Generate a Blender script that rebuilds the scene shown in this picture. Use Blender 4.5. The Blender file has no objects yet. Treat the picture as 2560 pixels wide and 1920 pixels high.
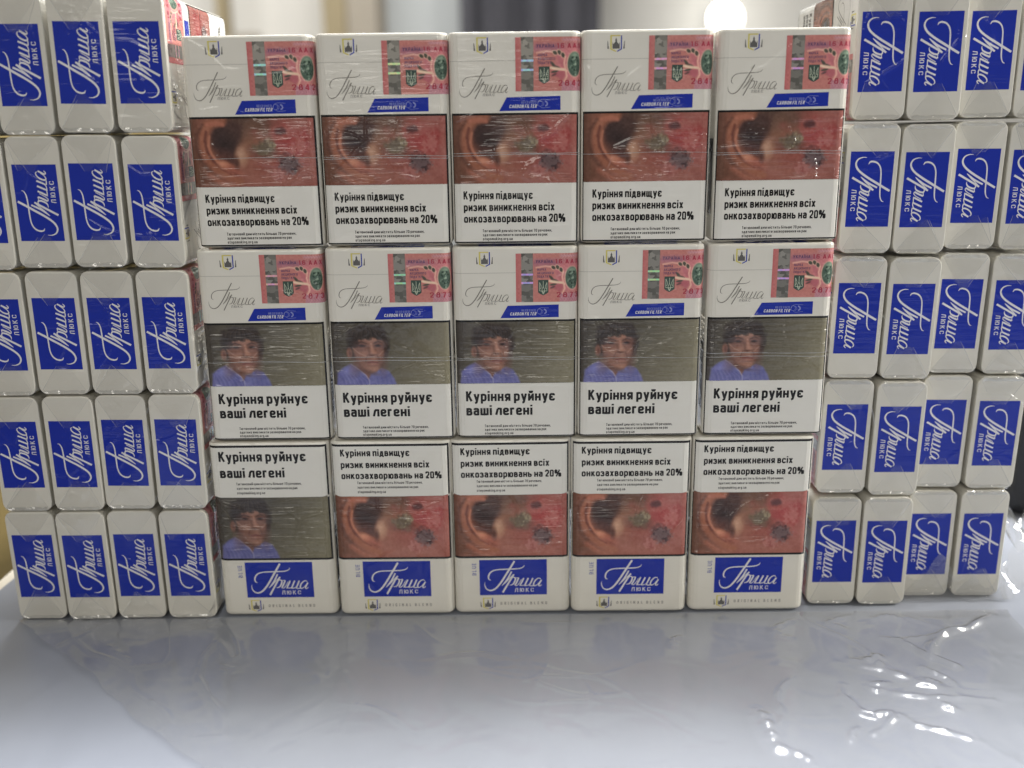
import bpy, math, random
import numpy as np
from mathutils import Matrix, Vector

random.seed(7)
rng = np.random.default_rng(7)
scene = bpy.context.scene
C = scene.collection
MM = 0.001

# ------------------------------------------------------------------ camera
cam_d = bpy.data.cameras.new('camera')
cam = bpy.data.objects.new('camera', cam_d)
C.objects.link(cam)
cam_d.sensor_width = 36.0
cam_d.lens = 33.185
cam_d.clip_start = 0.01
cam_d.clip_end = 50.0
r_ = Vector((0.99991575, 0.00198493, -0.01282761))
u_ = Vector((0.01187347, 0.25944165, 0.96568579))
f_ = Vector((-0.00524484, 0.96575674, -0.25939623))
CAM = Vector((-0.63079818, -415.58255616, 225.66229226))
m3 = Matrix((r_, u_, -f_)).transposed().to_4x4()
m3.translation = CAM * MM
cam.matrix_world = m3
cam_d.dof.use_dof = True
cam_d.dof.focus_distance = 0.420
cam_d.dof.aperture_fstop = 4.6
scene.camera = cam

# ------------------------------------------------------------------ world and lamps
world = bpy.data.worlds.new('World')
scene.world = world
world.use_nodes = True
bgn = world.node_tree.nodes['Background']
bgn.inputs[0].default_value = (0.96, 0.96, 0.95, 1)
bgn.inputs[1].default_value = 0.22

def area(name, loc, target, sx, sy, watts, col):
    l = bpy.data.lights.new(name, 'AREA')
    l.shape = 'RECTANGLE'; l.size = sx; l.size_y = sy
    l.energy = watts; l.color = col
    o = bpy.data.objects.new(name, l); C.objects.link(o)
    o.location = loc
    o.rotation_euler = (Vector(target) - Vector(loc)).to_track_quat('-Z', 'Y').to_euler()
    return o
area('panel_light', (-0.30, -1.90, 1.20), (0.0, 0.0, 0.1), 1.50, 0.60, 13.5, (1.0, 0.95, 0.86))  # added behind the camera to throw streak glare on the film
area('panel_light', (0.10, 0.42, 1.50), (0.0, 0.0, 0.0), 0.90, 0.26, 49, (0.97, 0.98, 1.0))  # ceiling light above and behind the stack
area('side_panel_light', (1.15, 0.07, 0.78), (0.0, 0.0, 0.12), 0.40, 0.40, 26, (1.0, 0.97, 0.90))
area('wall_fill_light', (-0.75, 1.35, 1.9), (-0.7, 2.7, 0.7), 1.6, 0.4, 35, (1.0, 0.97, 0.92))  # added out of view to brighten the back wall

vs = scene.view_settings
vs.view_transform = 'Standard'
vs.look = 'None'
vs.exposure = 0.0
vs.gamma = 1.0
scene.cycles.max_bounces = 8
scene.cycles.transparent_max_bounces = 16
scene.cycles.use_denoising = True

# ------------------------------------------------------------------ helpers
def lin(c, k=1.0):
    out = []
    for v in c:
        v = v / 255.0
        out.append(k * (v / 12.92 if v <= 0.04045 else ((v + 0.055) / 1.055) ** 2.4))
    return out

def lin_np(a):
    a = np.clip(a, 0, 255) / 255.0
    return np.where(a <= 0.04045, a / 12.92, ((a + 0.055) / 1.055) ** 2.4)

def new_mesh(name, verts, faces, mat, smooth=False, colors=None):
    me = bpy.data.meshes.new(name)
    me.from_pydata([tuple(v) for v in verts], [], [tuple(f) for f in faces])
    me.materials.append(mat)
    if smooth:
        me.polygons.foreach_set('use_smooth', [True] * len(me.polygons))
    if colors is not None:
        at = me.color_attributes.new('print_colour', 'FLOAT_COLOR', 'POINT')
        rgba = np.ones((len(verts), 4), np.float32); rgba[:, :3] = colors
        at.data.foreach_set('color', rgba.ravel())
    me.update()
    return me

def link(name, data, parent=None, loc=None):
    o = bpy.data.objects.new(name, data)
    C.objects.link(o)
    if parent is not None:
        o.parent = parent
    if loc is not None:
        o.location = loc
    return o

def empty(name, loc=(0, 0, 0)):
    o = bpy.data.objects.new(name, None); C.objects.link(o)
    o.location = loc; o.empty_display_size = 0.02
    return o

def tag(o, label, cat, group=None, kind=None):
    o['label'] = label; o['category'] = cat
    if group: o['group'] = group
    if kind: o['kind'] = kind
    return o

def copy_tree(o, parent=None):
    c = o.copy(); C.objects.link(c)
    if parent is not None:
        c.parent = parent
    for ch in list(o.children):
        copy_tree(ch, c)
    return c

class MB:
    def __init__(self): self.v = []; self.f = []
    def add(self, verts, faces):
        n = len(self.v); self.v += [tuple(v) for v in verts]
        self.f += [tuple(i + n for i in f) for f in faces]
        return self
    def box(self, x0, x1, y0, y1, z0, z1):
        v = [(x, y, z) for z in (z0, z1) for y in (y0, y1) for x in (x0, x1)]
        return self.add(v, [(0, 2, 3, 1), (4, 5, 7, 6), (0, 1, 5, 4), (2, 6, 7, 3), (0, 4, 6, 2), (1, 3, 7, 5)])
    def mesh(self, name, mat, smooth=False): return new_mesh(name, self.v, self.f, mat, smooth)

# ------------------------------------------------------------------ materials
def nodes_of(name):
    m = bpy.data.materials.new(name); m.use_nodes = True
    nt = m.node_tree
    return m, nt, nt.nodes, nt.links, nt.nodes['Principled BSDF']

def nmath(nt, op, a, b=None, clamp=False):
    n = nt.nodes.new('ShaderNodeMath'); n.operation = op; n.use_clamp = clamp
    for i, v in enumerate((a, b)):
        if v is None: continue
        if isinstance(v, (int, float)): n.inputs[i].default_value = v
        else: nt.links.new(v, n.inputs[i])
    return n.outputs[0]

def noise(nt, vec, scale, detail=2.0, dist=0.0, mul=None):
    if mul is not None:
        mp = nt.nodes.new('ShaderNodeVectorMath'); mp.operation = 'MULTIPLY'
        nt.links.new(vec, mp.inputs[0]); mp.inputs[1].default_value = mul
        vec = mp.outputs[0]
    n = nt.nodes.new('ShaderNodeTexNoise')
    n.inputs['Scale'].default_value = scale
    n.inputs['Detail'].default_value = detail
    n.inputs['Distortion'].default_value = dist
    nt.links.new(vec, n.inputs['Vector'])
    return n.outputs[0]

def sstep(nt, v, lo, hi):
    n = nt.nodes.new('ShaderNodeMapRange'); n.interpolation_type = 'SMOOTHSTEP'
    nt.links.new(v, n.inputs[0])
    n.inputs[1].default_value = lo; n.inputs[2].default_value = hi
    return n.outputs[0]

def film_height(nt, k=1.0, streak=1.0):
    """height (metres) of the tight cellophane over the packs: slack swells, taut streaks, creases"""
    g = nt.nodes.new('ShaderNodeNewGeometry').outputs['Position']
    swell = nmath(nt, 'MULTIPLY', noise(nt, g, 30, 2, 0.6), 0.0013 * k)
    mask = sstep(nt, noise(nt, g, 19, 1.0), 0.38, 0.60)
    st = noise(nt, g, 1.0, 2.0, 0.8, (30, 30, 430))
    streaks = nmath(nt, 'MULTIPLY', nmath(nt, 'MULTIPLY', st, mask), 0.00062 * streak)
    mask2 = sstep(nt, noise(nt, g, 27, 1.0), 0.50, 0.62)
    dg = noise(nt, g, 1.0, 1.0, 0.5, (300, 120, 260))
    diag = nmath(nt, 'MULTIPLY', nmath(nt, 'MULTIPLY', dg, mask2), 0.00034 * k)
    vo = nt.nodes.new('ShaderNodeTexVoronoi'); vo.feature = 'DISTANCE_TO_EDGE'
    vo.inputs['Scale'].default_value = 46
    wv = nt.nodes.new('ShaderNodeVectorMath'); wv.operation = 'ADD'
    nz = nt.nodes.new('ShaderNodeTexNoise'); nz.inputs['Scale'].default_value = 22
    nt.links.new(g, nz.inputs['Vector'])
    sc = nt.nodes.new('ShaderNodeVectorMath'); sc.operation = 'SCALE'; sc.inputs[3].default_value = 0.02
    nt.links.new(nz.outputs[1], sc.inputs[0])
    nt.links.new(g, wv.inputs[0]); nt.links.new(sc.outputs[0], wv.inputs[1])
    nt.links.new(wv.outputs[0], vo.inputs['Vector'])
    cr = nmath(nt, 'SUBTRACT', 1.0, sstep(nt, vo.outputs[0], 0.0, 0.05))
    cr = nmath(nt, 'MULTIPLY', nmath(nt, 'MULTIPLY', cr, sstep(nt, noise(nt, g, 40, 1.0), 0.40, 0.62)), 0.00034 * k)
    h = nmath(nt, 'ADD', nmath(nt, 'ADD', swell, streaks), nmath(nt, 'ADD', diag, cr))
    return h

def printed(name, col=None, rough=0.5, k=1.0, streak=1.0, coat=0.7, metallic=0.0, weave=False, mottle=0.05, spec=0.15):
    m, nt, N, L, b = nodes_of(name)
    g = N.new('ShaderNodeNewGeometry').outputs['Position']
    if col is None:
        at = N.new('ShaderNodeVertexColor'); at.layer_name = 'print_colour'
        src = at.outputs[0]
    else:
        rgb = N.new('ShaderNodeRGB'); rgb.outputs[0].default_value = (*col, 1)
        src = rgb.outputs[0]
    mx = N.new('ShaderNodeMix'); mx.data_type = 'RGBA'; mx.blend_type = 'MULTIPLY'
    mx.inputs[0].default_value = 1.0
    L.new(src, mx.inputs[6])
    tone = nmath(nt, 'MULTIPLY_ADD', noise(nt, g, 55, 4.0), mottle * 2)
    tone.node.inputs[2].default_value = 1.0 - mottle
    L.new(tone, mx.inputs[7])
    L.new(mx.outputs[2], b.inputs['Base Color'])
    b.inputs['Roughness'].default_value = rough
    b.inputs['Metallic'].default_value = metallic
    b.inputs['Coat Weight'].default_value = coat
    b.inputs['Coat Roughness'].default_value = 0.075
    b.inputs['Coat IOR'].default_value = 1.5
    b.inputs['Specular IOR Level'].default_value = spec
    bp = N.new('ShaderNodeBump'); bp.inputs['Strength'].default_value = 1.0; bp.inputs['Distance'].default_value = 1.0
    L.new(film_height(nt, k, streak), bp.inputs['Height'])
    L.new(bp.outputs[0], b.inputs['Coat Normal'])
    if weave:
        wv = N.new('ShaderNodeTexWave'); wv.inputs['Scale'].default_value = 550
        wv.bands_direction = 'DIAGONAL'
        tc = N.new('ShaderNodeTexCoord'); L.new(tc.outputs['Object'], wv.inputs['Vector'])
        b2 = N.new('ShaderNodeBump'); b2.inputs['Strength'].default_value = 0.25; b2.inputs['Distance'].default_value = 0.0001
        L.new(wv.outputs[1], b2.inputs['Height']); L.new(b2.outputs[0], b.inputs['Normal'])
    return m

M = {}
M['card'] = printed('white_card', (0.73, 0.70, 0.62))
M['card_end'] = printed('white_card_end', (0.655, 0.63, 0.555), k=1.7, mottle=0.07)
M['print_white'] = printed('printed_white', (0.75, 0.73, 0.665))
M['black'] = printed('printed_black', (0.007, 0.006, 0.006), coat=0.6)
M['ink'] = printed('printed_dark_ink', (0.008, 0.007, 0.006), coat=0.6)
M['blue'] = printed('printed_blue', (0.003, 0.021, 0.33), weave=True, mottle=0.08)
M['silver'] = printed('silver_ink', (0.72, 0.71, 0.73), rough=0.4)
M['pale_blue'] = printed('pale_blue_ink', (0.22, 0.25, 0.55))
M['blue_ink'] = printed('blue_ink', (0.035, 0.06, 0.36))
M['grey_ink'] = printed('grey_ink', (0.19, 0.175, 0.15))
M['light_grey_ink'] = printed('light_grey_ink', (0.30, 0.285, 0.26))
M['dark_grey'] = printed('crest_grey_ink', (0.12, 0.115, 0.11))
M['yellow'] = printed('yellow_ink', (0.64, 0.56, 0.14))
M['green'] = printed('green_ink', (0.050, 0.082, 0.066))
M['pale_green'] = printed('pale_green_ink', (0.45, 0.50, 0.38))
M['red_ink'] = printed('red_ink', (0.42, 0.045, 0.075))
M['violet_ink'] = printed('violet_ink', (0.14, 0.07, 0.14))
M['photo'] = printed('printed_photo', None, k=1.5, streak=2.6, mottle=0.08, coat=1.0)
M['stamp'] = printed('stamp_paper', None, mottle=0.05)
M['seam'] = printed('lid_seam_grey', (0.46, 0.44, 0.39))

def hologram():
    m, nt, N, L, b = nodes_of('hologram_foil')
    tc = N.new('ShaderNodeTexCoord').outputs['Object']
    vo = N.new('ShaderNodeTexVoronoi'); vo.distance = 'CHEBYCHEV'; vo.inputs['Scale'].default_value = 420
    L.new(tc, vo.inputs['Vector'])
    oi = N.new('ShaderNodeObjectInfo').outputs['Random']
    sx = N.new('ShaderNodeSeparateXYZ'); L.new(tc, sx.inputs[0])
    # two thin rainbow glints painted across the strip; their hue shifts from pack to pack
    d1 = nmath(nt, 'ABSOLUTE', nmath(nt, 'SUBTRACT', sx.outputs[2], 0.0761))
    d2 = nmath(nt, 'ABSOLUTE', nmath(nt, 'SUBTRACT', sx.outputs[2], 0.0724))
    glint_bar = nmath(nt, 'SUBTRACT', 1.0, sstep(nt, nmath(nt, 'MINIMUM', d1, d2), 0.00028, 0.00055))
    hs = N.new('ShaderNodeCombineColor'); hs.mode = 'HSV'
    hue = nmath(nt, 'FRACT', nmath(nt, 'ADD', nmath(nt, 'MULTIPLY', noise(nt, tc, 700, 0), 0.45), nmath(nt, 'MULTIPLY', oi, 0.9)))
    L.new(hue, hs.inputs[0]); hs.inputs[1].default_value = 0.5; hs.inputs[2].default_value = 0.95
    gr = N.new('ShaderNodeValToRGB')
    gr.color_ramp.elements[0].color = (0.12, 0.115, 0.10, 1); gr.color_ramp.elements[1].color = (0.36, 0.34, 0.30, 1)
    sp = N.new('ShaderNodeSeparateColor'); L.new(vo.outputs['Color'], sp.inputs[0])
    L.new(sp.outputs[0], gr.inputs[0])
    mx = N.new('ShaderNodeMix'); mx.data_type = 'RGBA'
    L.new(glint_bar, mx.inputs[0]); L.new(gr.outputs[0], mx.inputs[6]); L.new(hs.outputs[0], mx.inputs[7])
    L.new(mx.outputs[2], b.inputs['Base Color'])
    b.inputs['Metallic'].default_value = 0.55; b.inputs['Roughness'].default_value = 0.38
    b.inputs['Coat Weight'].default_value = 0.6; b.inputs['Coat Roughness'].default_value = 0.12
    return m
M['holo'] = hologram()

def clear_film(name, white=0.05, rough=0.07, bump=0.0002, scale=140, tint=0.96, gloss=1.0):
    m = bpy.data.materials.new(name); m.use_nodes = True
    nt = m.node_tree; N = nt.nodes; L = nt.links
    N.clear()
    out = N.new('ShaderNodeOutputMaterial')
    g = N.new('ShaderNodeNewGeometry').outputs['Position']
    bp = N.new('ShaderNodeBump'); bp.inputs['Distance'].default_value = 1.0
    hh = nmath(nt, 'MULTIPLY', noise(nt, g, scale, 2.0, 0.7), bump)
    L.new(hh, bp.inputs['Height'])
    tr = N.new('ShaderNodeBsdfTransparent'); tr.inputs[0].default_value = (tint, tint, tint, 1)
    gl = N.new('ShaderNodeBsdfGlossy'); gl.inputs['Roughness'].default_value = rough
    L.new(bp.outputs[0], gl.inputs['Normal'])
    df = N.new('ShaderNodeBsdfDiffuse'); df.inputs[0].default_value = (0.85, 0.85, 0.83, 1)
    lw = N.new('ShaderNodeLayerWeight'); L.new(bp.outputs[0], lw.inputs['Normal'])
    frv = nmath(nt, 'MULTIPLY_ADD', nmath(nt, 'POWER', lw.outputs['Facing'], 5.0), 0.95)
    frv.node.inputs[2].default_value = 0.045
    m1 = N.new('ShaderNodeMixShader'); m1.inputs[0].default_value = white
    L.new(tr.outputs[0], m1.inputs[1]); L.new(df.outputs[0], m1.inputs[2])
    m2 = N.new('ShaderNodeMixShader')
    L.new(nmath(nt, 'MULTIPLY', frv, gloss, True), m2.inputs[0])
    L.new(m1.outputs[0], m2.inputs[1]); L.new(gl.outputs[0], m2.inputs[2])
    L.new(m2.outputs[0], out.inputs[0])
    return m
M['film'] = clear_film('cellophane', white=0.012, bump=0.0009, scale=70, tint=0.995, gloss=1.0)
M['film_edge_glint'] = clear_film('cellophane_edge_glint', white=0.42, bump=0.0001, gloss=2.0)  # white mixed in to stand for light caught along film lines

def plain(name, col, rough=0.5, mott=0.08, scale=20, spec=0.5, metallic=0.0):
    m, nt, N, L, b = nodes_of(name)
    tc = N.new('ShaderNodeTexCoord').outputs['Object']
    rp = N.new('ShaderNodeValToRGB')
    rp.color_ramp.elements[0].color = (*[c * (1 - mott) for c in col], 1)
    rp.color_ramp.elements[1].color = (*[min(1, c * (1 + mott)) for c in col], 1)
    L.new(noise(nt, tc, scale, 4.0), rp.inputs[0]); L.new(rp.outputs[0], b.inputs['Base Color'])
    b.inputs['Roughness'].default_value = rough
    b.inputs['Specular IOR Level'].default_value = spec
    b.inputs['Metallic'].default_value = metallic
    return m

# ------------------------------------------------------------------ lettering: a condensed sans drawn with pen strokes
def rnd(pts, r=0.15, n=3):
    pts = [np.array(p, float) for p in pts]; out = [pts[0]]
    for a, b, c in zip(pts[:-2], pts[1:-1], pts[2:]):
        la, lc = np.linalg.norm(a - b), np.linalg.norm(c - b); q = min(r, la * 0.5, lc * 0.5)
        p0, p1 = b + (a - b) / la * q, b + (c - b) / lc * q
        for t in np.linspace(0, 1, n + 1): out.append((1 - t) ** 2 * p0 + 2 * t * (1 - t) * b + t * t * p1)
    out.append(pts[-1])
    keep = [out[0]]
    for p in out[1:]:
        if np.linalg.norm(p - keep[-1]) > 1e-4: keep.append(p)
    return keep
def Vv(x, a=0.0, b=0.72): return [(x, a), (x, b)]
def Hh(y, a, b): return [(a, y), (b, y)]
_l, _h, _R = 0.08, 0.64, 0.34
LOW = {
 'о': ([rnd([(.17, _l), (_R, _l), (_R, _h), (0, _h), (0, _l), (.17, _l)])], .34),
 'н': ([Vv(0), Vv(_R), Hh(.36, 0, _R)], .34), 'і': ([Vv(0), Vv(0, .84, 1.0)], 0.0), 'ı': ([Vv(0)], 0.0),
 'п': ([Vv(0), Vv(_R), Hh(_h, 0, _R)], .34),
 'р': ([Vv(0, -.24), rnd([(0, _l), (_R, _l), (_R, _h), (0, _h)])], .34),
 'у': ([[(0, .72), (.19, .06)], rnd([(.37, .72), (.17, -.15), (.03, -.17)], .12)], .37),
 'и': ([Vv(0), Vv(_R), [(0, .10), (_R, .62)]], .34),
 'й': ([Vv(0), Vv(_R), [(0, .10), (_R, .62)], rnd([(.07, 1.0), (.07, .85), (.27, .85), (.27, 1.0)], .08)], .34),
 'я': ([Vv(_R), rnd([(_R, _h), (0, _h), (0, .32), (_R, .32)]), [(.20, .32), (.0, 0)]], .34),
 'в': ([Vv(0), rnd([(0, _h), (.31, _h), (.31, .38), (0, .38)], .12), rnd([(0, .38), (_R, .38), (_R, _l), (0, _l)], .12)], .34),
 'щ': ([Vv(0), Vv(.27), Vv(.54), Hh(_l, 0, .66), Vv(.65, -.15, .1)], .60),
 'ш': ([Vv(0), Vv(.27), Vv(.54), Hh(_l, 0, .54)], .54),
 'ц': ([Vv(0), Vv(_R), Hh(_l, 0, .46), Vv(.45, -.15, .1)], .40),
 'є': ([rnd([(_R, .50), (_R, _h), (0, _h), (0, _l), (_R, _l), (_R, .22)]), Hh(.36, 0, .24)], .34),
 'д': ([rnd([(.05, _l), (.11, _h), (.31, _h), (.31, _l)], .05), Hh(_l, -.05, .41), Vv(-.03, -.13, .1), Vv(.39, -.13, .1)], .38),
 'з': ([rnd([(0, .52), (0, _h), (.30, _h), (.30, .38), (.10, .38)], .13), rnd([(.10, .38), (.33, .38), (.33, _l), (0, _l), (0, .21)], .13)], .33),
 'к': ([Vv(0), [(.04, .30), (.33, .72)], [(.12, .42), (.36, 0)]], .35),
 'с': ([rnd([(_R, .48), (_R, _h), (0, _h), (0, _l), (_R, _l), (_R, .24)])], .34),
 'х': ([[(0, 0), (.35, .72)], [(0, .72), (.35, 0)]], .35),
 'а': ([rnd([(.02, .53), (.02, _h), (.32, _h), (.32, 0)], .12), rnd([(.32, .40), (0, .40), (0, _l), (.32, _l)], .12)], .32),
 'ю': ([Vv(0), Hh(.36, 0, .19), rnd([(.35, _l), (.51, _l), (.51, _h), (.19, _h), (.19, _l), (.35, _l)])], .51),
 'ь': ([Vv(0), rnd([(0, .40), (_R, .40), (_R, _l), (0, _l)])], .34),
 'л': ([[(-.03, .02), (.11, _h)], Hh(_h, .08, .38), Vv(.38)], .38),
 'е': ([rnd([(0, .36), (_R, .36), (_R, _h), (0, _h), (0, _l), (_R, _l), (_R, .20)])], .34),
 'г': ([Vv(0), Hh(_h, 0, .27)], .24), 'т': ([Hh(_h, 0, .36), Vv(.18)], .36),
 'м': ([Vv(0), Vv(.44), [(0, .70), (.22, .10), (.44, .70)]], .44),
 'б': ([rnd([(.32, .96), (0, .90), (0, _l), (_R, _l), (_R, .56), (0, .56)])], .34),
 'ч': ([Vv(_R), rnd([(0, .72), (0, .32), (_R, .32)])], .34),
 's': ([rnd([(_R, .50), (_R, _h), (0, _h), (0, .38), (_R, .34), (_R, _l), (0, _l), (0, .21)], .12)], .34),
 't': ([rnd([(.09, .92), (.09, _l), (.25, _l)], .1), Hh(_h, 0, .24)], .24),
 'm': ([Vv(0), rnd([(0, _h), (.27, _h), (.27, 0)], .12), rnd([(.27, _h), (.54, _h), (.54, 0)], .12)], .54),
 'k': ([Vv(0, 0, 1), [(.04, .30), (.33, .72)], [(.12, .42), (.36, 0)]], .35),
 'n': ([Vv(0), rnd([(0, _h), (_R, _h), (_R, 0)])], .34), 'r': ([Vv(0), rnd([(0, .45), (0, _h), (.2, _h)], .1)], .18),
 'u': ([Vv(_R), rnd([(0, .72), (0, _l), (_R, _l)])], .34),
 'g': ([rnd([(.30, _l + .1), (0, _l + .1), (0, _h), (_R, _h)]), rnd([(_R, .72), (_R, -.16), (0, -.16)], .12)], .34),
 '.': ([Vv(0, 0, .17)], 0.0), ',': ([[(0, .16), (-.04, -.12)]], 0.0),
 '0': ([rnd([(.17, _l), (_R, _l), (_R, .92), (0, .92), (0, _l), (.17, _l)])], .34),
 '1': ([Vv(.16, 0, 1), [(.16, .95), (.0, .82)]], .16),
 '2': ([rnd([(0, .70), (0, .92), (_R, .92), (_R, .56), (.0, .12)], .14), Hh(_l, -.03, .38)], .34),
 '3': ([rnd([(0, .74), (0, .92), (_R, .92), (_R, .53), (.1, .53)], .14), rnd([(.1, .53), (_R, .53), (_R, _l), (0, _l), (0, .26)], .14)], .34),
 '4': ([Vv(.28, 0, 1), [(.26, .98), (0, .28)], Hh(.26, -.02, .42)], .38),
 '6': ([rnd([(_R, .74), (_R, .92), (0, .92), (0, _l), (_R, _l), (_R, .55), (0, .55)], .15)], .34),
 '7': ([Hh(.92, 0, .36), [(.34, .92), (.12, 0)]], .34),
 '8': ([rnd([(.17, .53), (.31, .53), (.31, .92), (.03, .92), (.03, .53), (.17, .53)], .13), rnd([(.17, .53), (_R, .53), (_R, _l), (0, _l), (0, .53), (.17, .53)], .14)], .34),
 '%': ([rnd([(.10, .52), (.20, .52), (.20, .94), (0, .94), (0, .52), (.10, .52)], .09), rnd([(.62, .06), (.72, .06), (.72, .48), (.52, .48), (.52, .06), (.62, .06)], .09), [(.14, 0), (.58, 1)]], .72),
}
UP = {
 'л': ([[(-.02, 0), (.08, .92)], Hh(.92, .06, .38), Vv(.38, 0, 1)], .38),
 'А': ([[(0, 0), (.2, .98)], [(.2, .98), (.4, 0)], Hh(.28, .06, .34)], .40),
 'У': ([[(0, 1), (.2, .36)], [(.39, 1), (.12, 0)]], .39),
 'Р': ([Vv(0, 0, 1), rnd([(0, .92), (_R, .92), (_R, .45), (0, .45)])], .34),
 'Ї': ([Vv(0, 0, 1), Vv(-.08, 1.1, 1.24), Vv(.08, 1.1, 1.24)], 0.0), 'I': ([Vv(0, 0, 1)], 0.0),
 'R': ([Vv(0, 0, 1), rnd([(0, .92), (_R, .92), (_R, .48), (0, .48)]), [(.14, .48), (.36, 0)]], .34),
 'N': ([Vv(0, 0, 1), Vv(.38, 0, 1), [(0, .95), (.38, .05)]], .38),
 'F': ([Vv(0, 0, 1), Hh(.92, 0, .32), Hh(.50, 0, .28)], .28), 'L': ([Vv(0, 0, 1), Hh(_l, 0, .30)], .28),
 'E': ([Vv(0, 0, 1), Hh(.92, 0, .32), Hh(.50, 0, .28), Hh(_l, 0, .32)], .32),
 'D': ([Vv(0, 0, 1), rnd([(0, .92), (.36, .92), (.36, _l), (0, _l)], .2)], .36),
 'G': ([rnd([(.36, .72), (.36, .92), (0, .92), (0, _l), (.36, _l), (.36, .46), (.2, .46)])], .36),
}
def glyph(ch):
    if ch in LOW: return LOW[ch]
    if ch in UP: return UP[ch]
    low = {'A': 'А', 'C': 'с', 'O': 'о', 'T': 'т', 'B': 'в', 'S': 's', 'U': 'u', 'o': 'о', 'p': 'р', 'i': 'і', 'a': 'а'}.get(ch, ch.lower())
    if low in UP and ch.isupper(): return UP[low]
    st, w = LOW[low]
    if ch.isupper(): st = [[(p[0] * 1.12, p[1] / 0.72) for p in q] for q in st]; w *= 1.12
    return st, w
def pen(pts, p):
    """constant-width mitred stroke"""
    q = np.array([tuple(t) for t in pts], float); d = q[1:] - q[:-1]; d /= np.hypot(*d.T)[:, None]
    n = np.stack([-d[:, 1], d[:, 0]], 1); vn = np.empty_like(q); vn[0] = n[0]; vn[-1] = n[-1]
    closed = np.hypot(*(q[0] - q[-1])) < 1e-6
    m = n[1:] + n[:-1]; vn[1:-1] = m / np.maximum((m * n[1:]).sum(1), 0.35)[:, None]
    k = len(q)
    return np.concatenate([q + vn * p / 2, q - vn * p / 2]), [(i, k + i, k + i + 1, i + 1) for i in range(k - 1)]
def fit_text(body, x0, x1, z0, cap, pw=0.16, gap=0.10, shear=0.0, word=0.22):
    """2-D lettering whose ink spans x0..x1, stands on z0 and whose capitals are cap high (mm); each stroke on its own thin layer"""
    V = []; F = []; Ly = []; x = 0.0; n = 0; k = 0
    for ch in body:
        if ch == ' ': x += word; continue
        st, w = glyph(ch)
        for q in st:
            v, f = pen(q, pw); v = v + (x + pw / 2, 0)
            V.append(v); F += [tuple(i + n for i in t) for t in f]; n += len(v)
            Ly.append(np.full(len(v), 0.003 * (k % 6))); k += 1
        x += w + pw + gap
    v = np.concatenate(V); v[:, 0] += shear * v[:, 1]
    X = x0 + (v[:, 0] - v[:, 0].min()) * (x1 - x0) / (v[:, 0].max() - v[:, 0].min())
    return np.stack([X, z0 + v[:, 1] * cap], 1), F, np.concatenate(Ly)

# ------------------------------------------------------------------ the pack and its printed surface
W, T, H = 55.4, 23.3, 88.0
RC, NSEG = 3.8, 4
def profile_quarter():
    pts = [(0.0, -T / 2), (W / 2 - RC, -T / 2)]
    for i in range(1, NSEG + 1):
        a = math.pi / 2 * i / NSEG
        pts.append((W / 2 - RC + RC * math.sin(a), -T / 2 + RC - RC * math.cos(a)))
    pts.append((W / 2, T / 2 - RC))
    for i in range(1, NSEG + 1):
        a = math.pi / 2 * i / NSEG
        pts.append((W / 2 - RC + RC * math.cos(a), T / 2 - RC + RC * math.sin(a)))
    pts.append((0.0, T / 2))
    pts = [np.array(p, float) for p in pts]
    out = [pts[0]]
    for i in range(1, len(pts) - 1):                      # scored creases at the front corners
        if 1 <= i <= NSEG:
            d0 = pts[i] - pts[i - 1]; d0 /= np.hypot(*d0); d1 = pts[i + 1] - pts[i]; d1 /= np.hypot(*d1)
            nn = np.array([d0[1] + d1[1], -d0[0] - d1[0]]); nn /= np.hypot(*nn)
            out += [pts[i] - d0 * 0.16, pts[i] - nn * 0.13, pts[i] + d1 * 0.16]
        else:
            out.append(pts[i])
    out.append(pts[-1])
    return np.array(out)
PQ = profile_quarter()
SEG = np.hypot(*(PQ[1:] - PQ[:-1]).T)
SS = np.concatenate([[0], np.cumsum(SEG)])
def _normals():
    d = (PQ[1:] - PQ[:-1]) / SEG[:, None]
    n = np.stack([d[:, 1], -d[:, 0]], 1)
    vn = np.zeros_like(PQ); vn[0] = n[0]; vn[-1] = n[-1]
    vn[1:-1] = n[1:] + n[:-1]
    return vn / np.hypot(*vn.T)[:, None]
VN = _normals()
FLAT = W / 2 - RC
def P(s, z, off):
    s = np.asarray(s, float); a = np.abs(s); sg = np.where(s < 0, -1.0, 1.0)
    x = np.interp(a, SS, PQ[:, 0]); y = np.interp(a, SS, PQ[:, 1])
    nx = np.interp(a, SS, VN[:, 0]); ny = np.interp(a, SS, VN[:, 1])
    return np.stack([sg * (x + nx * off), y + ny * off, np.broadcast_to(z, s.shape) * 1.0], -1) * MM

def zv(v): return H * (1 - v)
def xu(u): return (u - 0.5) * W

def sbreaks(s0, s1, step=None):
    b = [s0, s1] + [q for p in SS for q in (p, -p) if s0 < q < s1]
    if step:
        b += list(np.arange(s0, s1, step))
    b = np.unique(np.round(b, 5))
    return b

def sheet(mb, s0, s1, z0, z1, off):
    """a printed rectangle wrapped round the profile; z0 may be a function of s"""
    b = sbreaks(s0, s1)
    zz0 = np.array([z0(s) if callable(z0) else z0 for s in b])
    lo = P(b, zz0, off); hi = P(b, np.full(len(b), z1), off)
    n = len(b)
    mb.add(np.concatenate([lo, hi]), [(i, i + 1, n + i + 1, n + i) for i in range(n - 1)])

def flat2d(mb, v2, faces, off, lay=None):
    o = np.full(len(v2), off) if lay is None else off + lay
    mb.add(P(v2[:, 0], v2[:, 1], o), faces)

def poly2d(mb, pts, off):
    flat2d(mb, np.array(pts, float), [tuple(range(len(pts)))], off)

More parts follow.
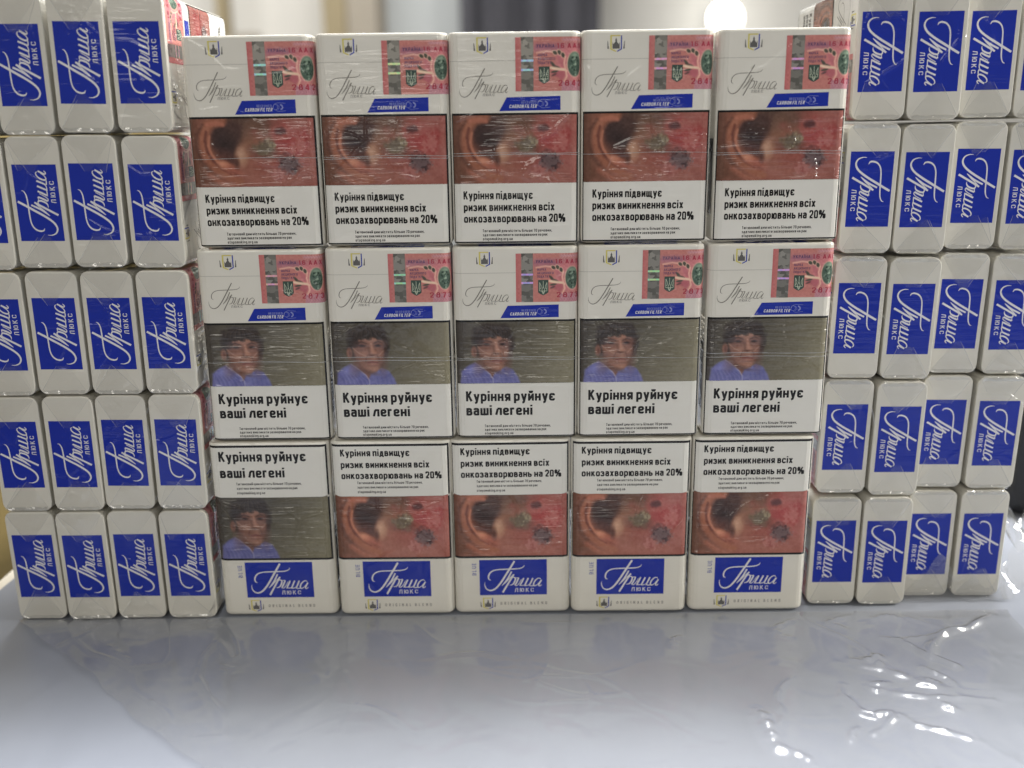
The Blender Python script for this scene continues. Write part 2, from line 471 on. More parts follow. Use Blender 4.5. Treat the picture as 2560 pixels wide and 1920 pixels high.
def ribbon(pts, widths, n=7):
    """variable-width pen stroke through pts (Catmull-Rom) -> verts2d, quads"""
    p = np.array(pts, float); w = np.array(widths, float)
    q = np.concatenate([[2 * p[0] - p[1]], p, [2 * p[-1] - p[-2]]])
    out = []; ww = []
    for i in range(len(p) - 1):
        a, b, c, d = q[i:i + 4]
        for t in np.linspace(0, 1, n, endpoint=(i == len(p) - 2)):
            out.append(0.5 * (2 * b + (c - a) * t + (2 * a - 5 * b + 4 * c - d) * t * t + (3 * b - a - 3 * c + d) * t ** 3))
            ww.append(w[i] + (w[i + 1] - w[i]) * t)
    out = np.array(out); ww = np.array(ww)
    tg = np.gradient(out, axis=0); tg /= np.maximum(np.hypot(*tg.T), 1e-9)[:, None]
    nr = np.stack([-tg[:, 1], tg[:, 0]], 1)
    V = np.concatenate([out + nr * ww[:, None] / 2, out - nr * ww[:, None] / 2])
    k = len(out)
    return V, [(i, k + i, k + i + 1, i + 1) for i in range(k - 1)]

# the script word mark as pen strokes; coordinates in a 1265 x 700 box (x right, y down)
STROKES = [
    ([(212, 402), (176, 380), (168, 330), (190, 268), (245, 220), (330, 195), (450, 188), (590, 185), (710, 180), (780, 167), (828, 140), (840, 110)],
     [7, 22, 28, 26, 22, 20, 22, 22, 20, 18, 14, 6]),
    ([(660, 28), (590, 145), (510, 275), (430, 405), (350, 515), (280, 580), (200, 606), (130, 575), (98, 505), (100, 440)],
     [34, 36, 36, 35, 33, 31, 27, 22, 15, 6]),
    ([(602, 235), (535, 365), (480, 440), (420, 512)], [28, 30, 24, 10]),
    ([(420, 512), (500, 440), (560, 372), (640, 292)], [9, 12, 14, 16]),
    ([(645, 290), (560, 430), (432, 648)], [28, 32, 34]),
    ([(600, 372), (640, 348), (672, 372), (662, 425), (630, 480), (588, 502), (556, 500)], [9, 16, 27, 29, 24, 14, 6]),
    ([(668, 360), (700, 362), (735, 358)], [10, 12, 18]),
    ([(735, 360), (700, 440), (662, 505)], [27, 29, 26]),
    ([(662, 508), (700, 512), (740, 470), (790, 385)], [14, 14, 12, 10]),
    ([(830, 366), (796, 435), (760, 505)], [27, 29, 26]),
    ([(745, 512), (790, 512), (840, 505), (880, 450)], [14, 15, 13, 10]),
    ([(915, 366), (880, 440), (848, 508)], [27, 29, 26]),
    ([(835, 516), (880, 516), (925, 500), (960, 455)], [14, 15, 13, 10]),
    ([(1000, 366), (968, 440), (936, 505)], [27, 28, 24]),
    ([(928, 514), (968, 522), (1010, 520)], [14, 17, 14]),
    ([(1150, 392), (1125, 370), (1080, 382), (1035, 430), (1012, 490), (1030, 522), (1080, 500), (1130, 440)], [10, 16, 19, 24, 26, 18, 13, 11]),
    ([(1160, 408), (1120, 480), (1108, 512), (1128, 526), (1165, 500)], [27, 26, 20, 17, 9]),
]
def script_mark(mb, put, x0, y0, w, h, k=1.0):
    """put(verts2d, faces, layer)"""
    for i, (pts, ws) in enumerate(STROKES):
        v, f = ribbon(pts, [q * k for q in ws])
        v = np.stack([x0 + v[:, 0] / 1265 * w, y0 + (1 - v[:, 1] / 700) * h], 1)
        put(v, f, 0.006 * i)

# ------------------------------------------------------------------ painted prints (colours of the printed pictures)
class Paint:
    def __init__(s, nx, ny, w, h):
        s.x, s.y = np.meshgrid(np.linspace(0, w, nx), np.linspace(0, h, ny))
        s.c = np.zeros((ny, nx, 3)); s.nx, s.ny = nx, ny
    def fill(s, col): s.c[:] = col
    def mix(s, col, a): s.c += (np.array(col, float) - s.c) * np.clip(a, 0, 1)[..., None]
    def ell(s, cx, cy, rx, ry, col, soft=0.3, ang=0.0, op=1.0):
        c, n = math.cos(ang), math.sin(ang); dx, dy = s.x - cx, s.y - cy
        d = np.hypot((dx * c + dy * n) / rx, (-dx * n + dy * c) / ry)
        s.mix(col, op * np.clip((1 + soft - d) / (2 * soft), 0, 1))
    def stroke(s, pts, wid, col, soft=0.5, op=1.0):
        pts = np.array(pts, float); best = np.full(s.x.shape, 1e9)
        wid = np.interp(np.arange(len(pts)), np.linspace(0, len(pts) - 1, len(wid)), wid) if hasattr(wid, '__len__') else np.full(len(pts), wid)
        for i in range(len(pts) - 1):
            a, b = pts[i], pts[i + 1]; e = b - a
            t = np.clip(((s.x - a[0]) * e[0] + (s.y - a[1]) * e[1]) / (e @ e), 0, 1)
            d = np.hypot(s.x - a[0] - t * e[0], s.y - a[1] - t * e[1]) / (wid[i] + (wid[i + 1] - wid[i]) * t)
            best = np.minimum(best, d)
        s.mix(col, op * np.clip((1 + soft - best) / (2 * soft), 0, 1))
    def poly(s, pts, col, soft=4.0, op=1.0):
        pts = np.array(pts, float); ins = np.zeros(s.x.shape, bool); best = np.full(s.x.shape, 1e9)
        for i in range(len(pts)):
            a, b = pts[i], pts[(i + 1) % len(pts)]
            cond = (a[1] > s.y) != (b[1] > s.y)
            with np.errstate(divide='ignore', invalid='ignore'):
                xi = (b[0] - a[0]) * (s.y - a[1]) / (b[1] - a[1]) + a[0]
            ins ^= cond & (s.x < xi)
            e = b - a; t = np.clip(((s.x - a[0]) * e[0] + (s.y - a[1]) * e[1]) / (e @ e), 0, 1)
            best = np.minimum(best, np.hypot(s.x - a[0] - t * e[0], s.y - a[1] - t * e[1]))
        sd = np.where(ins, best, -best)
        s.mix(col, op * np.clip(0.5 + sd / (2 * soft), 0, 1))
    def specks(s, cx, cy, rx, ry, n, r0, r1, cols, op=0.7, seed=1):
        g = np.random.default_rng(seed)
        for i in range(n):
            a = g.uniform(0, 6.283); q = math.sqrt(g.uniform(0, 1))
            s.ell(cx + q * rx * math.cos(a), cy + q * ry * math.sin(a), g.uniform(r0, r1), g.uniform(r0, r1), cols[g.integers(len(cols))], 0.5, g.uniform(0, 3), op * g.uniform(0.5, 1))
    def grain(s, a, seed=3):
        g = np.random.default_rng(seed)
        n = g.normal(0, 1, (s.ny, s.nx, 1)); n2 = g.normal(0, 1, (s.ny // 4 + 2, s.nx // 4 + 2))
        big = np.kron(n2, np.ones((4, 4)))[:s.ny, :s.nx, None]
        s.c += a * (0.6 * n + 0.8 * big)
    def fbm(s, cell, seed, octaves=4):
        g = np.random.default_rng(seed); out = np.zeros(s.x.shape); amp = 1.0; tot = 0
        for o in range(octaves):
            c = cell / 2 ** o; fx, fy = s.x / c, s.y / c
            n = g.random((int(fy.max()) + 3, int(fx.max()) + 3)); ix, iy = fx.astype(int), fy.astype(int)
            tx, ty = fx - ix, fy - iy; tx = tx * tx * (3 - 2 * tx); ty = ty * ty * (3 - 2 * ty)
            out += amp * ((n[iy, ix] * (1 - tx) + n[iy, ix + 1] * tx) * (1 - ty) + (n[iy + 1, ix] * (1 - tx) + n[iy + 1, ix + 1] * tx) * ty)
            tot += amp; amp *= 0.55
        return out / tot
    def sore(s, cx, cy, rx, ry, col, seed, cell=60, rag=1.1, soft=0.35, op=1.0, ang=0.0):
        c, n = math.cos(ang), math.sin(ang); dx, dy = s.x - cx, s.y - cy
        d = np.hypot((dx * c + dy * n) / rx, (-dx * n + dy * c) / ry) + rag * (s.fbm(cell, seed) - 0.5) * 2
        s.mix(col, op * np.clip((1 + soft - d) / (2 * soft), 0, 1))
    def soften(s):
        p = np.pad(s.c, ((1, 1), (1, 1), (0, 0)), 'edge')
        s.c = (p[1:-1, 1:-1] * 2 + p[:-2, 1:-1] + p[2:, 1:-1] + p[1:-1, :-2] + p[1:-1, 2:]) / 6
        return s
    def colors(s, k=1.3): return np.clip(lin_np(s.c) * k, 0, 0.9).reshape(-1, 3)

def ear_picture():
    p = Paint(230, 128, 875, 485); S = p
    S.fill((136, 84, 66))
    S.mix((158, 98, 88), np.clip((S.x - 380) / 420, 0, 1))
    S.mix((148, 86, 74), np.clip((S.y - 330) / 150, 0, 1) * 0.7)
    S.mix((92, 62, 48), np.clip(1 - S.x / 90, 0, 1) * 0.8)
    # sideburn and temple shade
    S.poly([(290, -40), (640, -40), (560, 90), (450, 160), (340, 200), (270, 150)], (92, 64, 52), 60, 0.9)
    S.poly([(300, -30), (430, -30), (400, 80), (330, 150), (285, 120)], (72, 50, 42), 34, 0.8)
    S.ell(440, 30, 170, 60, (116, 86, 70), 0.9, -0.3, 0.5)
    # cheek
    S.ell(420, 225, 110, 120, (156, 110, 86), 0.8, 0, 0.7)
    S.ell(520, 330, 190, 90, (150, 84, 72), 0.8, 0, 0.6)
    S.ell(470, 430, 220, 40, (166, 108, 94), 0.9, 0.1, 0.6)
    # hollow of the ear: deep brown, open towards the cheek
    S.poly([(150, 120), (165, 70), (220, 36), (300, 20), (372, 50), (356, 120), (322, 190), (308, 250), (312, 318), (262, 308), (205, 262), (160, 190)], (78, 50, 44), 16, 0.97)
    S.ell(245, 150, 84, 104, (46, 30, 29), 0.6, 0.25, 0.85)
    S.ell(300, 80, 60, 60, (84, 58, 50), 0.9, 0.4, 0.6)
    S.ell(235, 272, 66, 40, (98, 56, 46), 0.9, 0.5, 0.7)
    # rim and folds
    S.stroke([(235, 18), (160, 28), (110, 75), (92, 150), (104, 230), (140, 300), (195, 362), (260, 410), (330, 445)], [30, 34, 36, 34, 34, 36, 38, 36, 26], (158, 98, 74), 0.5, 0.92)
    S.stroke([(118, 90), (104, 150), (116, 230), (152, 296), (210, 355), (270, 395)], [8, 9, 10, 10, 9, 5], (104, 56, 46), 0.8, 0.9)
    S.stroke([(138, 120), (126, 190), (142, 250), (180, 305)], [7, 9, 9, 7], (184, 118, 92), 0.7, 0.85)
    S.stroke([(95, 40), (52, 110), (40, 200), (66, 300), (130, 385), (220, 450), (300, 490)], [10, 14, 14, 14, 14, 14, 14], (92, 56, 44), 0.8, 0.7)
    S.stroke([(130, 40), (190, 30), (238, 42)], [14, 18, 14], (180, 112, 90), 0.6, 0.85)
    S.poly([(0, 230), (60, 330), (140, 420), (230, 490), (0, 490)], (100, 66, 48), 50, 0.7)
    S.stroke([(120, 395), (200, 448), (290, 485)], [16, 20, 20], (174, 108, 86), 1.0, 0.8)
    S.ell(232, 330, 54, 29, (196, 128, 100), 0.45, 0.5)
    S.ell(222, 322, 26, 12, (212, 148, 118), 0.9, 0.4, 0.8)
    S.ell(285, 368, 52, 28, (164, 92, 74), 0.9, 0.5)
    S.ell(300, 392, 40, 12, (116, 64, 52), 0.9, 0.5, 0.5)
    S.ell(354, 264, 44, 68, (178, 132, 106), 0.45, 0.12, 0.92)
    S.ell(345, 250, 20, 34, (200, 160, 134), 0.9, 0.1, 0.7)
    S.ell(316, 312, 18, 40, (74, 42, 36), 0.6, 0, 0.7)
    # irregular sores
    S.sore(690, 150, 150, 130, (156, 74, 68), 21, 90, 0.8, 0.6, 0.85)
    S.sore(735, 170, 90, 80, (150, 52, 52), 22, 60, 0.9, 0.4, 0.8)
    S.sore(740, 190, 80, 70, (166, 78, 72), 23, 30, 1.0, 0.35, 0.55)
    S.sore(760, 190, 50, 50, (188, 130, 120), 24, 20, 1.5, 0.25, 0.5)
    S.sore(690, 95, 90, 40, (180, 120, 110), 25, 24, 1.4, 0.25, 0.4)
    S.ell(570, 310, 100, 60, (148, 76, 66), 0.9, 0, 0.6)
    S.sore(638, 92, 36, 28, (80, 42, 42), 26, 24, 0.4, 0.35, 0.9)
    S.ell(508, 236, 80, 38, (88, 60, 52), 0.8, 0.15, 0.75)
    S.sore(518, 206, 66, 56, (112, 96, 74), 27, 40, 0.7, 0.4, 0.9)
    S.sore(538, 198, 44, 38, (150, 138, 110), 28, 22, 1.2, 0.25, 0.8)
    S.sore(520, 215, 50, 40, (80, 64, 52), 29, 18, 1.6, 0.25, 0.6)
    S.sore(632, 385, 78, 56, (146, 78, 72), 30, 40, 0.9, 0.4, 0.9)
    S.sore(632, 390, 60, 44, (184, 126, 116), 31, 20, 1.5, 0.2, 0.6)
    S.sore(680, 322, 74, 58, (74, 50, 52), 32, 30, 0.45, 0.3, 0.92, 0.5)
    S.sore(690, 325, 56, 44, (42, 30, 34), 33, 18, 1.2, 0.25, 0.75)
    S.sore(690, 330, 60, 50, (136, 110, 108), 34, 18, 1.7, 0.15, 0.6)
    S.specks(700, 200, 120, 130, 26, 2, 5, [(206, 160, 150), (120, 56, 54)], 0.5, 35)
    S.c += 14 * (S.fbm(26, 40) - 0.5)[..., None] + 10 * (S.fbm(120, 41) - 0.5)[..., None]
    S.grain(3.0)
    return p

def portrait_picture():
    p = Paint(230, 128, 940, 480); S = p
    S.fill((92, 86, 70))
    S.mix((124, 118, 96), np.clip((S.x - 450) / 480, 0, 1))
    S.mix((68, 63, 56), np.clip(1 - S.y / 460, 0, 1) * np.clip(1 - (S.x - 450) / 560, 0, 1) * 0.7)
    S.mix((58, 52, 48), np.clip(1 - S.x / 150, 0, 1) * 0.9)
    # neck, shirt
    S.ell(270, 330, 80, 110, (112, 78, 66), 0.4)
    S.poly([(20, 500), (40, 380), (95, 336), (150, 312), (205, 344), (272, 402), (345, 372), (395, 346), (450, 372), (490, 430), (515, 500)], (100, 100, 148), 9)
    S.mix((80, 80, 128), ((S.x > 20) & (S.x < 515) & (S.y > 320) & (S.c[..., 2] > 120)) * np.clip(S.fbm(70, 50) * 1.6 - 0.5, 0, 1) * 0.8)
    for k in range(7):
        S.stroke([(58 + k * 30, 385 + 5 * k), (84 + k * 33, 440), (96 + k * 35, 500)], [3, 6, 5], (70, 70, 126), 1.0, 0.35)
        S.stroke([(70 + k * 30, 385 + 5 * k), (96 + k * 33, 440), (108 + k * 35, 500)], [2, 4, 4], (124, 124, 182), 1.0, 0.3)
    for k in range(4):
        S.stroke([(350 + k * 36, 405), (358 + k * 36, 450), (364 + k * 38, 500)], [3, 6, 5], (70, 70, 126), 1.0, 0.35)
    S.ell(115, 366, 64, 20, (126, 126, 184), 0.9, -0.3, 0.5)
    S.poly([(198, 340), (258, 388), (282, 436), (302, 400), (250, 345)], (108, 74, 64), 8)
    S.stroke([(150, 316), (212, 358), (266, 406), (288, 440), (294, 500)], [3.5] * 5, (164, 160, 182), 0.9, 0.75)
    # hair behind, ear, face
    S.sore(290, 130, 172, 128, (52, 44, 41), 61, 50, 0.22, 0.12)
    S.sore(190, 185, 66, 84, (48, 41, 38), 62, 40, 0.3, 0.2)
    S.sore(418, 170, 36, 96, (42, 36, 34), 63, 40, 0.3, 0.3)
    S.ell(142, 228, 22, 40, (130, 90, 76), 0.35); S.ell(146, 230, 9, 22, (92, 60, 52), 0.8)
    S.poly([(172, 150), (240, 104), (340, 106), (408, 140), (416, 215), (402, 285), (382, 340), (352, 376), (312, 384), (272, 372), (232, 326), (192, 262), (170, 200)], (140, 100, 84), 10)
    S.ell(206, 268, 40, 96, (98, 66, 57), 0.9, 0.3, 0.75)
    S.ell(408, 260, 28, 96, (92, 60, 52), 0.9, 0, 0.75)
    S.ell(276, 292, 30, 58, (108, 74, 63), 0.9, 0.35, 0.65)
    S.ell(378, 292, 22, 52, (104, 70, 60), 0.9, -0.2, 0.6)
    S.ell(312, 148, 84, 26, (156, 114, 96), 0.9, 0.06, 0.6)
    # tousled short fringe
    S.sore(255, 92, 110, 40, (50, 42, 39), 64, 34, 0.55, 0.18, 1.0, -0.18)
    S.sore(368, 88, 74, 36, (48, 40, 38), 65, 34, 0.55, 0.18, 1.0, 0.25)
    S.sore(185, 138, 34, 50, (48, 40, 38), 66, 30, 0.4, 0.2)
    for k in range(26):
        x = 140 + k * 12
        S.stroke([(290 + (x - 290) * 0.5, 14 + abs(x - 290) * 0.22), (x, 66), (x + (x - 290) * 0.10 + 8 * math.sin(k * 2.1), 112 + 10 * math.sin(k * 1.7))], [2, 3, 1.5], ((92, 78, 68), (30, 26, 26), (66, 54, 48))[k % 3], 1.0, 0.4)
    # features
    S.ell(240, 172, 48, 30, (86, 58, 53), 0.9, 0.05, 0.85); S.ell(372, 172, 42, 28, (82, 55, 51), 0.9, -0.05, 0.85)
    S.ell(242, 172, 24, 7, (40, 30, 31), 0.6, 0.05, 0.95); S.ell(370, 172, 21, 7, (40, 30, 31), 0.6, -0.05, 0.95)
    S.ell(240, 195, 32, 6, (146, 106, 92), 0.9, 0.05, 0.55); S.ell(372, 195, 26, 6, (146, 106, 92), 0.9, 0, 0.55)
    S.stroke([(244, 206), (222, 212)], [4, 3], (100, 68, 60), 1.0, 0.6)
    S.stroke([(204, 152), (240, 141), (284, 156)], [3, 5, 3], (58, 43, 40), 1.0, 0.75)
    S.stroke([(338, 154), (372, 139), (402, 150)], [3, 5, 3], (58, 43, 40), 1.0, 0.75)
    S.stroke([(316, 160), (326, 205), (334, 230)], [7, 11, 16], (164, 118, 98), 0.9, 0.85)
    S.stroke([(294, 184), (300, 222), (300, 240)], [7, 8, 6], (98, 66, 57), 1.0, 0.6)
    S.ell(324, 247, 32, 8, (80, 52, 46), 0.8, 0, 0.85)
    S.ell(246, 236, 30, 22, (160, 116, 98), 0.9, 0.2, 0.6); S.ell(390, 234, 18, 22, (146, 104, 88), 0.9, 0, 0.5)
    S.stroke([(168, 186), (212, 226), (262, 250), (322, 258), (378, 246), (414, 210)], [2.8] * 6, (178, 150, 134), 0.9, 0.45)
    S.stroke([(284, 250), (270, 276), (268, 300)], [3, 4, 3], (92, 60, 52), 1.0, 0.7)
    S.stroke([(362, 250), (374, 276), (374, 298)], [3, 4, 3], (92, 60, 52), 1.0, 0.7)
    S.stroke([(284, 304), (322, 298), (364, 304)], [4, 6, 4], (100, 54, 52), 0.9, 0.9)
    S.ell(324, 316, 32, 6, (146, 98, 88), 0.9, 0, 0.7); S.ell(322, 330, 30, 6, (96, 64, 56), 0.9, 0, 0.5)
    S.ell(322, 350, 32, 13, (152, 110, 92), 0.9, 0, 0.6)
    S.ell(290, 378, 60, 14, (80, 54, 47), 0.9, 0.25, 0.7)
    S.c += 9 * (S.fbm(40, 60) - 0.5)[..., None]
    S.grain(2.6, 11)
    return p

def stamp_picture():
    w, h = 34.0, 21.5
    p = Paint(150, 96, w, h); S = p
    S.fill((178, 114, 106))
    S.mix((174, 96, 96), np.clip(1 - S.x / 3, 0, 1))
    # violet guilloche band
    S.mix((150, 98, 116), np.clip(1 - np.abs(S.y - 4.2) / 2.6, 0, 1) * np.clip((S.x - 7) / 1.5, 0, 1) * 0.85)
    S.mix((176, 128, 136), np.clip(1 - np.abs(S.y - 1.2) / 1.0, 0, 1) * np.clip((S.x - 19) / 1, 0, 1) * 0.9)
    S.mix((170, 118, 130), np.clip((S.y - 17.0) / 1, 0, 1) * np.clip((S.x - 19.0) / 0.6, 0, 1) * 0.9)
    S.mix((206, 160, 150), (np.sin(S.x * 5 + np.sin(S.y * 3) * 2) > 0.6) * np.clip((S.x - 18) / 3, 0, 1) * 0.35)
    # leaves and petals
    pale = (224, 178, 156); leaf = (74, 72, 62)
    S.ell(23.5, 10, 6.5, 7.0, (188, 116, 118), 0.2)
    S.stroke([(9, 6.3), (13, 5.6), (15.5, 6.0)], 0.35, pale, 0.8, 0.7)
    for cx, cy, a in ((16.6, 6.3, 0.6), (18.4, 6.2, 1.0), (19.9, 7.3, 1.2)):
        S.ell(cx, cy, 1.35, 0.95, pale, 0.2, a); S.ell(cx, cy, 1.05, 0.72, leaf, 0.25, a)
    S.ell(15.9, 11.2, 1.7, 0.6, leaf, 0.3, 0.9); S.ell(17.6, 12.1, 1.7, 0.5, (96, 84, 76), 0.3, 0.4)
    S.stroke([(14.8, 12.2), (17.5, 12.8), (20.2, 13.1), (21.2, 13.6)], [0.5, 0.7, 0.5], (232, 190, 164), 0.5)
    S.poly([(15.0, 13.9), (17.5, 13.4), (21.0, 13.6), (20.5, 15.8), (19.4, 17.2), (17.8, 16.0), (15.6, 15.2)], (166, 92, 98), 0.4)
    S.ell(16.4, 13.8, 1.5, 0.45, leaf, 0.3, -0.15); S.ell(16.2, 15.0, 1.2, 0.4, (96, 70, 68), 0.3, -0.4)
    S.poly([(17.0, 7.0), (19.5, 8.4), (20.6, 11.0), (19.6, 12.2), (18.2, 10.2)], (176, 104, 108), 0.4)
    S.stroke([(20.9, 8.0), (20.4, 10.5), (21.0, 13.2), (21.5, 15.6), (20.6, 17.6)], 0.35, pale, 0.7, 0.8)
    # green oval vignette
    S.ell(24.9, 10.9, 3.5, 5.2, pale, 0.06); S.ell(24.9, 10.9, 3.1, 4.9, (70, 88, 76), 0.08)
    S.ell(25.0, 7.6, 2.0, 1.3, (120, 138, 118), 0.5)
    S.specks(25.0, 11.4, 2.4, 3.6, 46, 0.22, 0.55, [(126, 146, 126), (40, 54, 46), (150, 166, 146), (30, 44, 36)], 0.85, 12)
    S.ell(32.5, 10, 2.0, 6, (150, 98, 112), 0.4)
    S.grain(3.0, 5)
    return p

def painted_mesh(name, paint, s0, s1, z0, z1, off, mat, k=1.3):
    """a fine sheet carrying the printed colours, wrapped on the pack"""
    s = np.linspace(s0, s1, paint.nx); z = np.linspace(z1, z0, paint.ny)
    Sg, Zg = np.meshgrid(s, z)
    v = P(Sg.ravel(), Zg.ravel(), off)
    nx, ny = paint.nx, paint.ny
    i = (np.arange(ny - 1)[:, None] * nx + np.arange(nx - 1)[None]).ravel()
    f = np.stack([i, i + nx, i + nx + 1, i + 1], 1)
    return new_mesh(name, v, f.tolist(), mat, colors=paint.colors(k))

EAR, POR, STA = ear_picture().soften(), portrait_picture().soften(), stamp_picture()

# ------------------------------------------------------------------ pack meshes (built once, shared)
def ring(off, z, zfun=None):
    b = np.concatenate([-SS[::-1][:-1], SS])[:-1]          # full perimeter, one point at the back seam
    zz = np.array([zfun(s) for s in b]) if zfun else np.full(len(b), z)
    return b, P(b, zz, off)

def shell(name, mat, offs_z, cap_lo=True, cap_hi=True):
    v = []; f = []; n = None
    for off, z in offs_z:
        b, r = (ring(off, z) if not callable(z) else ring(off, 0, z))
        n = len(r); v += list(r)
    for k in range(len(offs_z) - 1):
        for i in range(n):
            j = (i + 1) % n
            f.append((k * n + i, k * n + j, (k + 1) * n + j, (k + 1) * n + i))
    if cap_lo: f.append(tuple(reversed(range(n))))
    if cap_hi: f.append(tuple((len(offs_z) - 1) * n + i for i in range(n)))
    return new_mesh(name, v, f, mat)

BODY = [(-2.3, 0.0), (-0.8, 0.5), (-0.15, 1.3), (0.0, 2.2), (0.0, H - 1.0), (-0.3, H - 0.3), (-1.0, H)]
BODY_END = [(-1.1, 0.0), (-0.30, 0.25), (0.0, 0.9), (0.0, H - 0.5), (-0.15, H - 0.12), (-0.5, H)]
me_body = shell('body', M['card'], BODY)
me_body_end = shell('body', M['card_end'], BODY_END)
S_SIDE = FLAT + 2 * NSEG * RC * math.sin(math.pi / 4 / NSEG)
LID_V = 0.304
def lid_low(s):
    a = abs(s)
    if a <= FLAT - 1.2: return zv(LID_V)
    if a <= S_SIDE: return zv(LID_V) + 1.3 * (a - FLAT + 1.2) / (S_SIDE - FLAT + 1.2)
    t = min(1.0, (a - S_SIDE) / (T - 2 * RC))
    return zv(LID_V) + 1.3 - 17.0 * t
LO = 0.30
me_lid = shell('lid', M['card'], [(0.02, lid_low), (LO, lid_low), (LO, H - 0.8), (LO - 0.3, H - 0.1), (LO - 0.9, H + 0.15)], cap_lo=False)

MS = {}
def build(name, fn, mat):
    mb = MB(); fn(mb); MS[name] = mb.mesh(name.split('@')[0], mat); return MS[name]

SB0, SB1 = -27.6, 27.3       # warning frame, along the profile
SI0, SI1 = -26.9, 26.3       # inside of the frame
build('warning_frame@A', lambda mb: sheet(mb, SB0, SB1, zv(0.990), zv(0.369), 0.05), M['black'])
build('warning_panel@A', lambda mb: sheet(mb, SI0, SI1, zv(0.983), zv(0.700), 0.09), M['print_white'])
MS['warning_picture@ear'] = painted_mesh('warning_picture', EAR, SI0, SI1, zv(0.702), zv(0.379), 0.09, M['photo'], 1.0)
MS['warning_picture@por'] = painted_mesh('warning_picture', POR, SI0, SI1, zv(0.702), zv(0.379), 0.09, M['photo'], 1.3)
def _lidframe(mb): sheet(mb, SB0, SB1, lambda s: lid_low(s) + 0.12, zv(0.011), LO + 0.05)
def _lidpanel(mb): sheet(mb, SI0 - 0.1, SI1, lambda s: lid_low(s) + 0.12, zv(0.023), LO + 0.09)
build('warning_panel_frame@C', _lidframe, M['black'])
build('warning_panel@C', _lidpanel, M['print_white'])
def _frC(mb):
    sheet(mb, SB0 - 0.5, SB1, zv(0.668), zv(0.306), 0.05)
build('warning_frame@C', _frC, M['black'])
MS['warning_picture@earC'] = painted_mesh('warning_picture', EAR, SI0 - 0.6, SI1, zv(0.656), zv(0.297), 0.09, M['photo'], 1.18)
MS['warning_picture@porC'] = painted_mesh('warning_picture', POR, SI0 - 0.6, SI1, zv(0.656), zv(0.297), 0.09, M['photo'], 1.15)
# black and white side prints, just round the corner
for key, sg in (('R', 1), ('L', -1)):
    a, b = sorted((sg * (S_SIDE + 0.9), sg * (S_SIDE + 15.6)))
    build('side_print@' + key, lambda mb, a=a, b=b: sheet(mb, a, b, 12.0, zv(0.50), 0.05), M['black'])

TX = 0.13
def cyr3(mb, vs, off, u0=0.09, us=(0.630, 0.800, 0.885), cap=3.45):
    for t, v, u1 in zip(('Куріння підвищує', 'ризик виникнення всіх', 'онкозахворювань на 20%'), vs, us):
        V, f, lay = fit_text(t, xu(u0), xu(u1), zv(v), cap, 0.205, 0.085)
        flat2d(mb, V, f, off, lay)
def cyr2(mb, vs, off, u0=0.085, us=(0.815, 0.630), cap=4.75):
    for t, v, u1 in zip(('Куріння руйнує', 'ваші легені'), vs, us):
        V, f, lay = fit_text(t, xu(u0), xu(u1), zv(v), cap, 0.205, 0.085)
        flat2d(mb, V, f, off, lay)
def fine(mb, vs, off, u0=0.235):
    for t, v, u1 in zip(('Тютюновий дим містить більше 70 речовин,', 'здатних викликати захворювання на рак', 'stopsmoking.org.ua'), vs, (u0 + 0.545, u0 + 0.51, u0 + 0.235)):
        V, f, lay = fit_text(t, xu(u0), xu(u1), zv(v), 1.25, 0.17, 0.13)
        flat2d(mb, V, f, off, lay)
build('warning_text@A', lambda mb: cyr3(mb, (0.776, 0.833, 0.889), TX), M['ink'])
build('warning_text@B', lambda mb: cyr2(mb, (0.796, 0.872), TX), M['ink'])
build('fine_print@A', lambda mb: fine(mb, (0.937, 0.957, 0.977), TX), M['ink'])
build('warning_text@C', lambda mb: cyr3(mb, (0.077, 0.142, 0.203), LO + TX, 0.086, (0.660, 0.822, 0.922), 3.35), M['ink'])
build('warning_text@D', lambda mb: cyr2(mb, (0.100, 0.190), LO + TX, 0.086, (0.810, 0.625), 4.8), M['ink'])
build('fine_print@C', lambda mb: fine(mb, (0.232, 0.257, 0.283), LO + TX, 0.215), M['ink'])

# crest: yellow and blue shield line, grey battlements
def crest(uc, v0, w, h):
    x = xu(uc); z = zv(v0)
    def q(pts): return [(x + a * w, z - b * h) for a, b in pts]
    def ye(mb):
        poly2d(mb, q([(-0.34, 0.0), (0.24, 0.0), (0.24, 0.07), (-0.34, 0.07)]), 0.05)
        poly2d(mb, q([(-0.34, 0.07), (-0.25, 0.07), (-0.25, 0.80), (-0.34, 0.84)]), 0.05)
        poly2d(mb, q([(-0.34, 0.84), (-0.25, 0.80), (0.02, 0.93), (0.0, 1.0)]), 0.05)
    def bl(mb):
        poly2d(mb, q([(0.27, 0.02), (0.34, 0.02), (0.34, 0.84), (0.27, 0.80)]), 0.05)
        poly2d(mb, q([(0.27, 0.80), (0.34, 0.84), (0.06, 1.0), (0.06, 0.92)]), 0.05)
    def gr(mb):
        poly2d(mb, q([(-0.21, 0.80), (0.21, 0.80), (0.21, 0.40), (0.16, 0.54), (0.10, 0.46), (0.07, 0.42), (0.04, 0.36), (0.06, 0.30), (0.0, 0.15), (-0.06, 0.30), (-0.04, 0.36), (-0.07, 0.42), (-0.10, 0.46), (-0.16, 0.54), (-0.21, 0.40)]), 0.05)
        poly2d(mb, q([(-0.50, 0.32), (-0.46, 0.40), (-0.44, 0.62), (-0.40, 0.80), (-0.50, 0.80)]), 0.05)
        poly2d(mb, q([(0.50, 0.32), (0.50, 0.80), (0.40, 0.80), (0.44, 0.62), (0.46, 0.40)]), 0.05)
    return ye, bl, gr
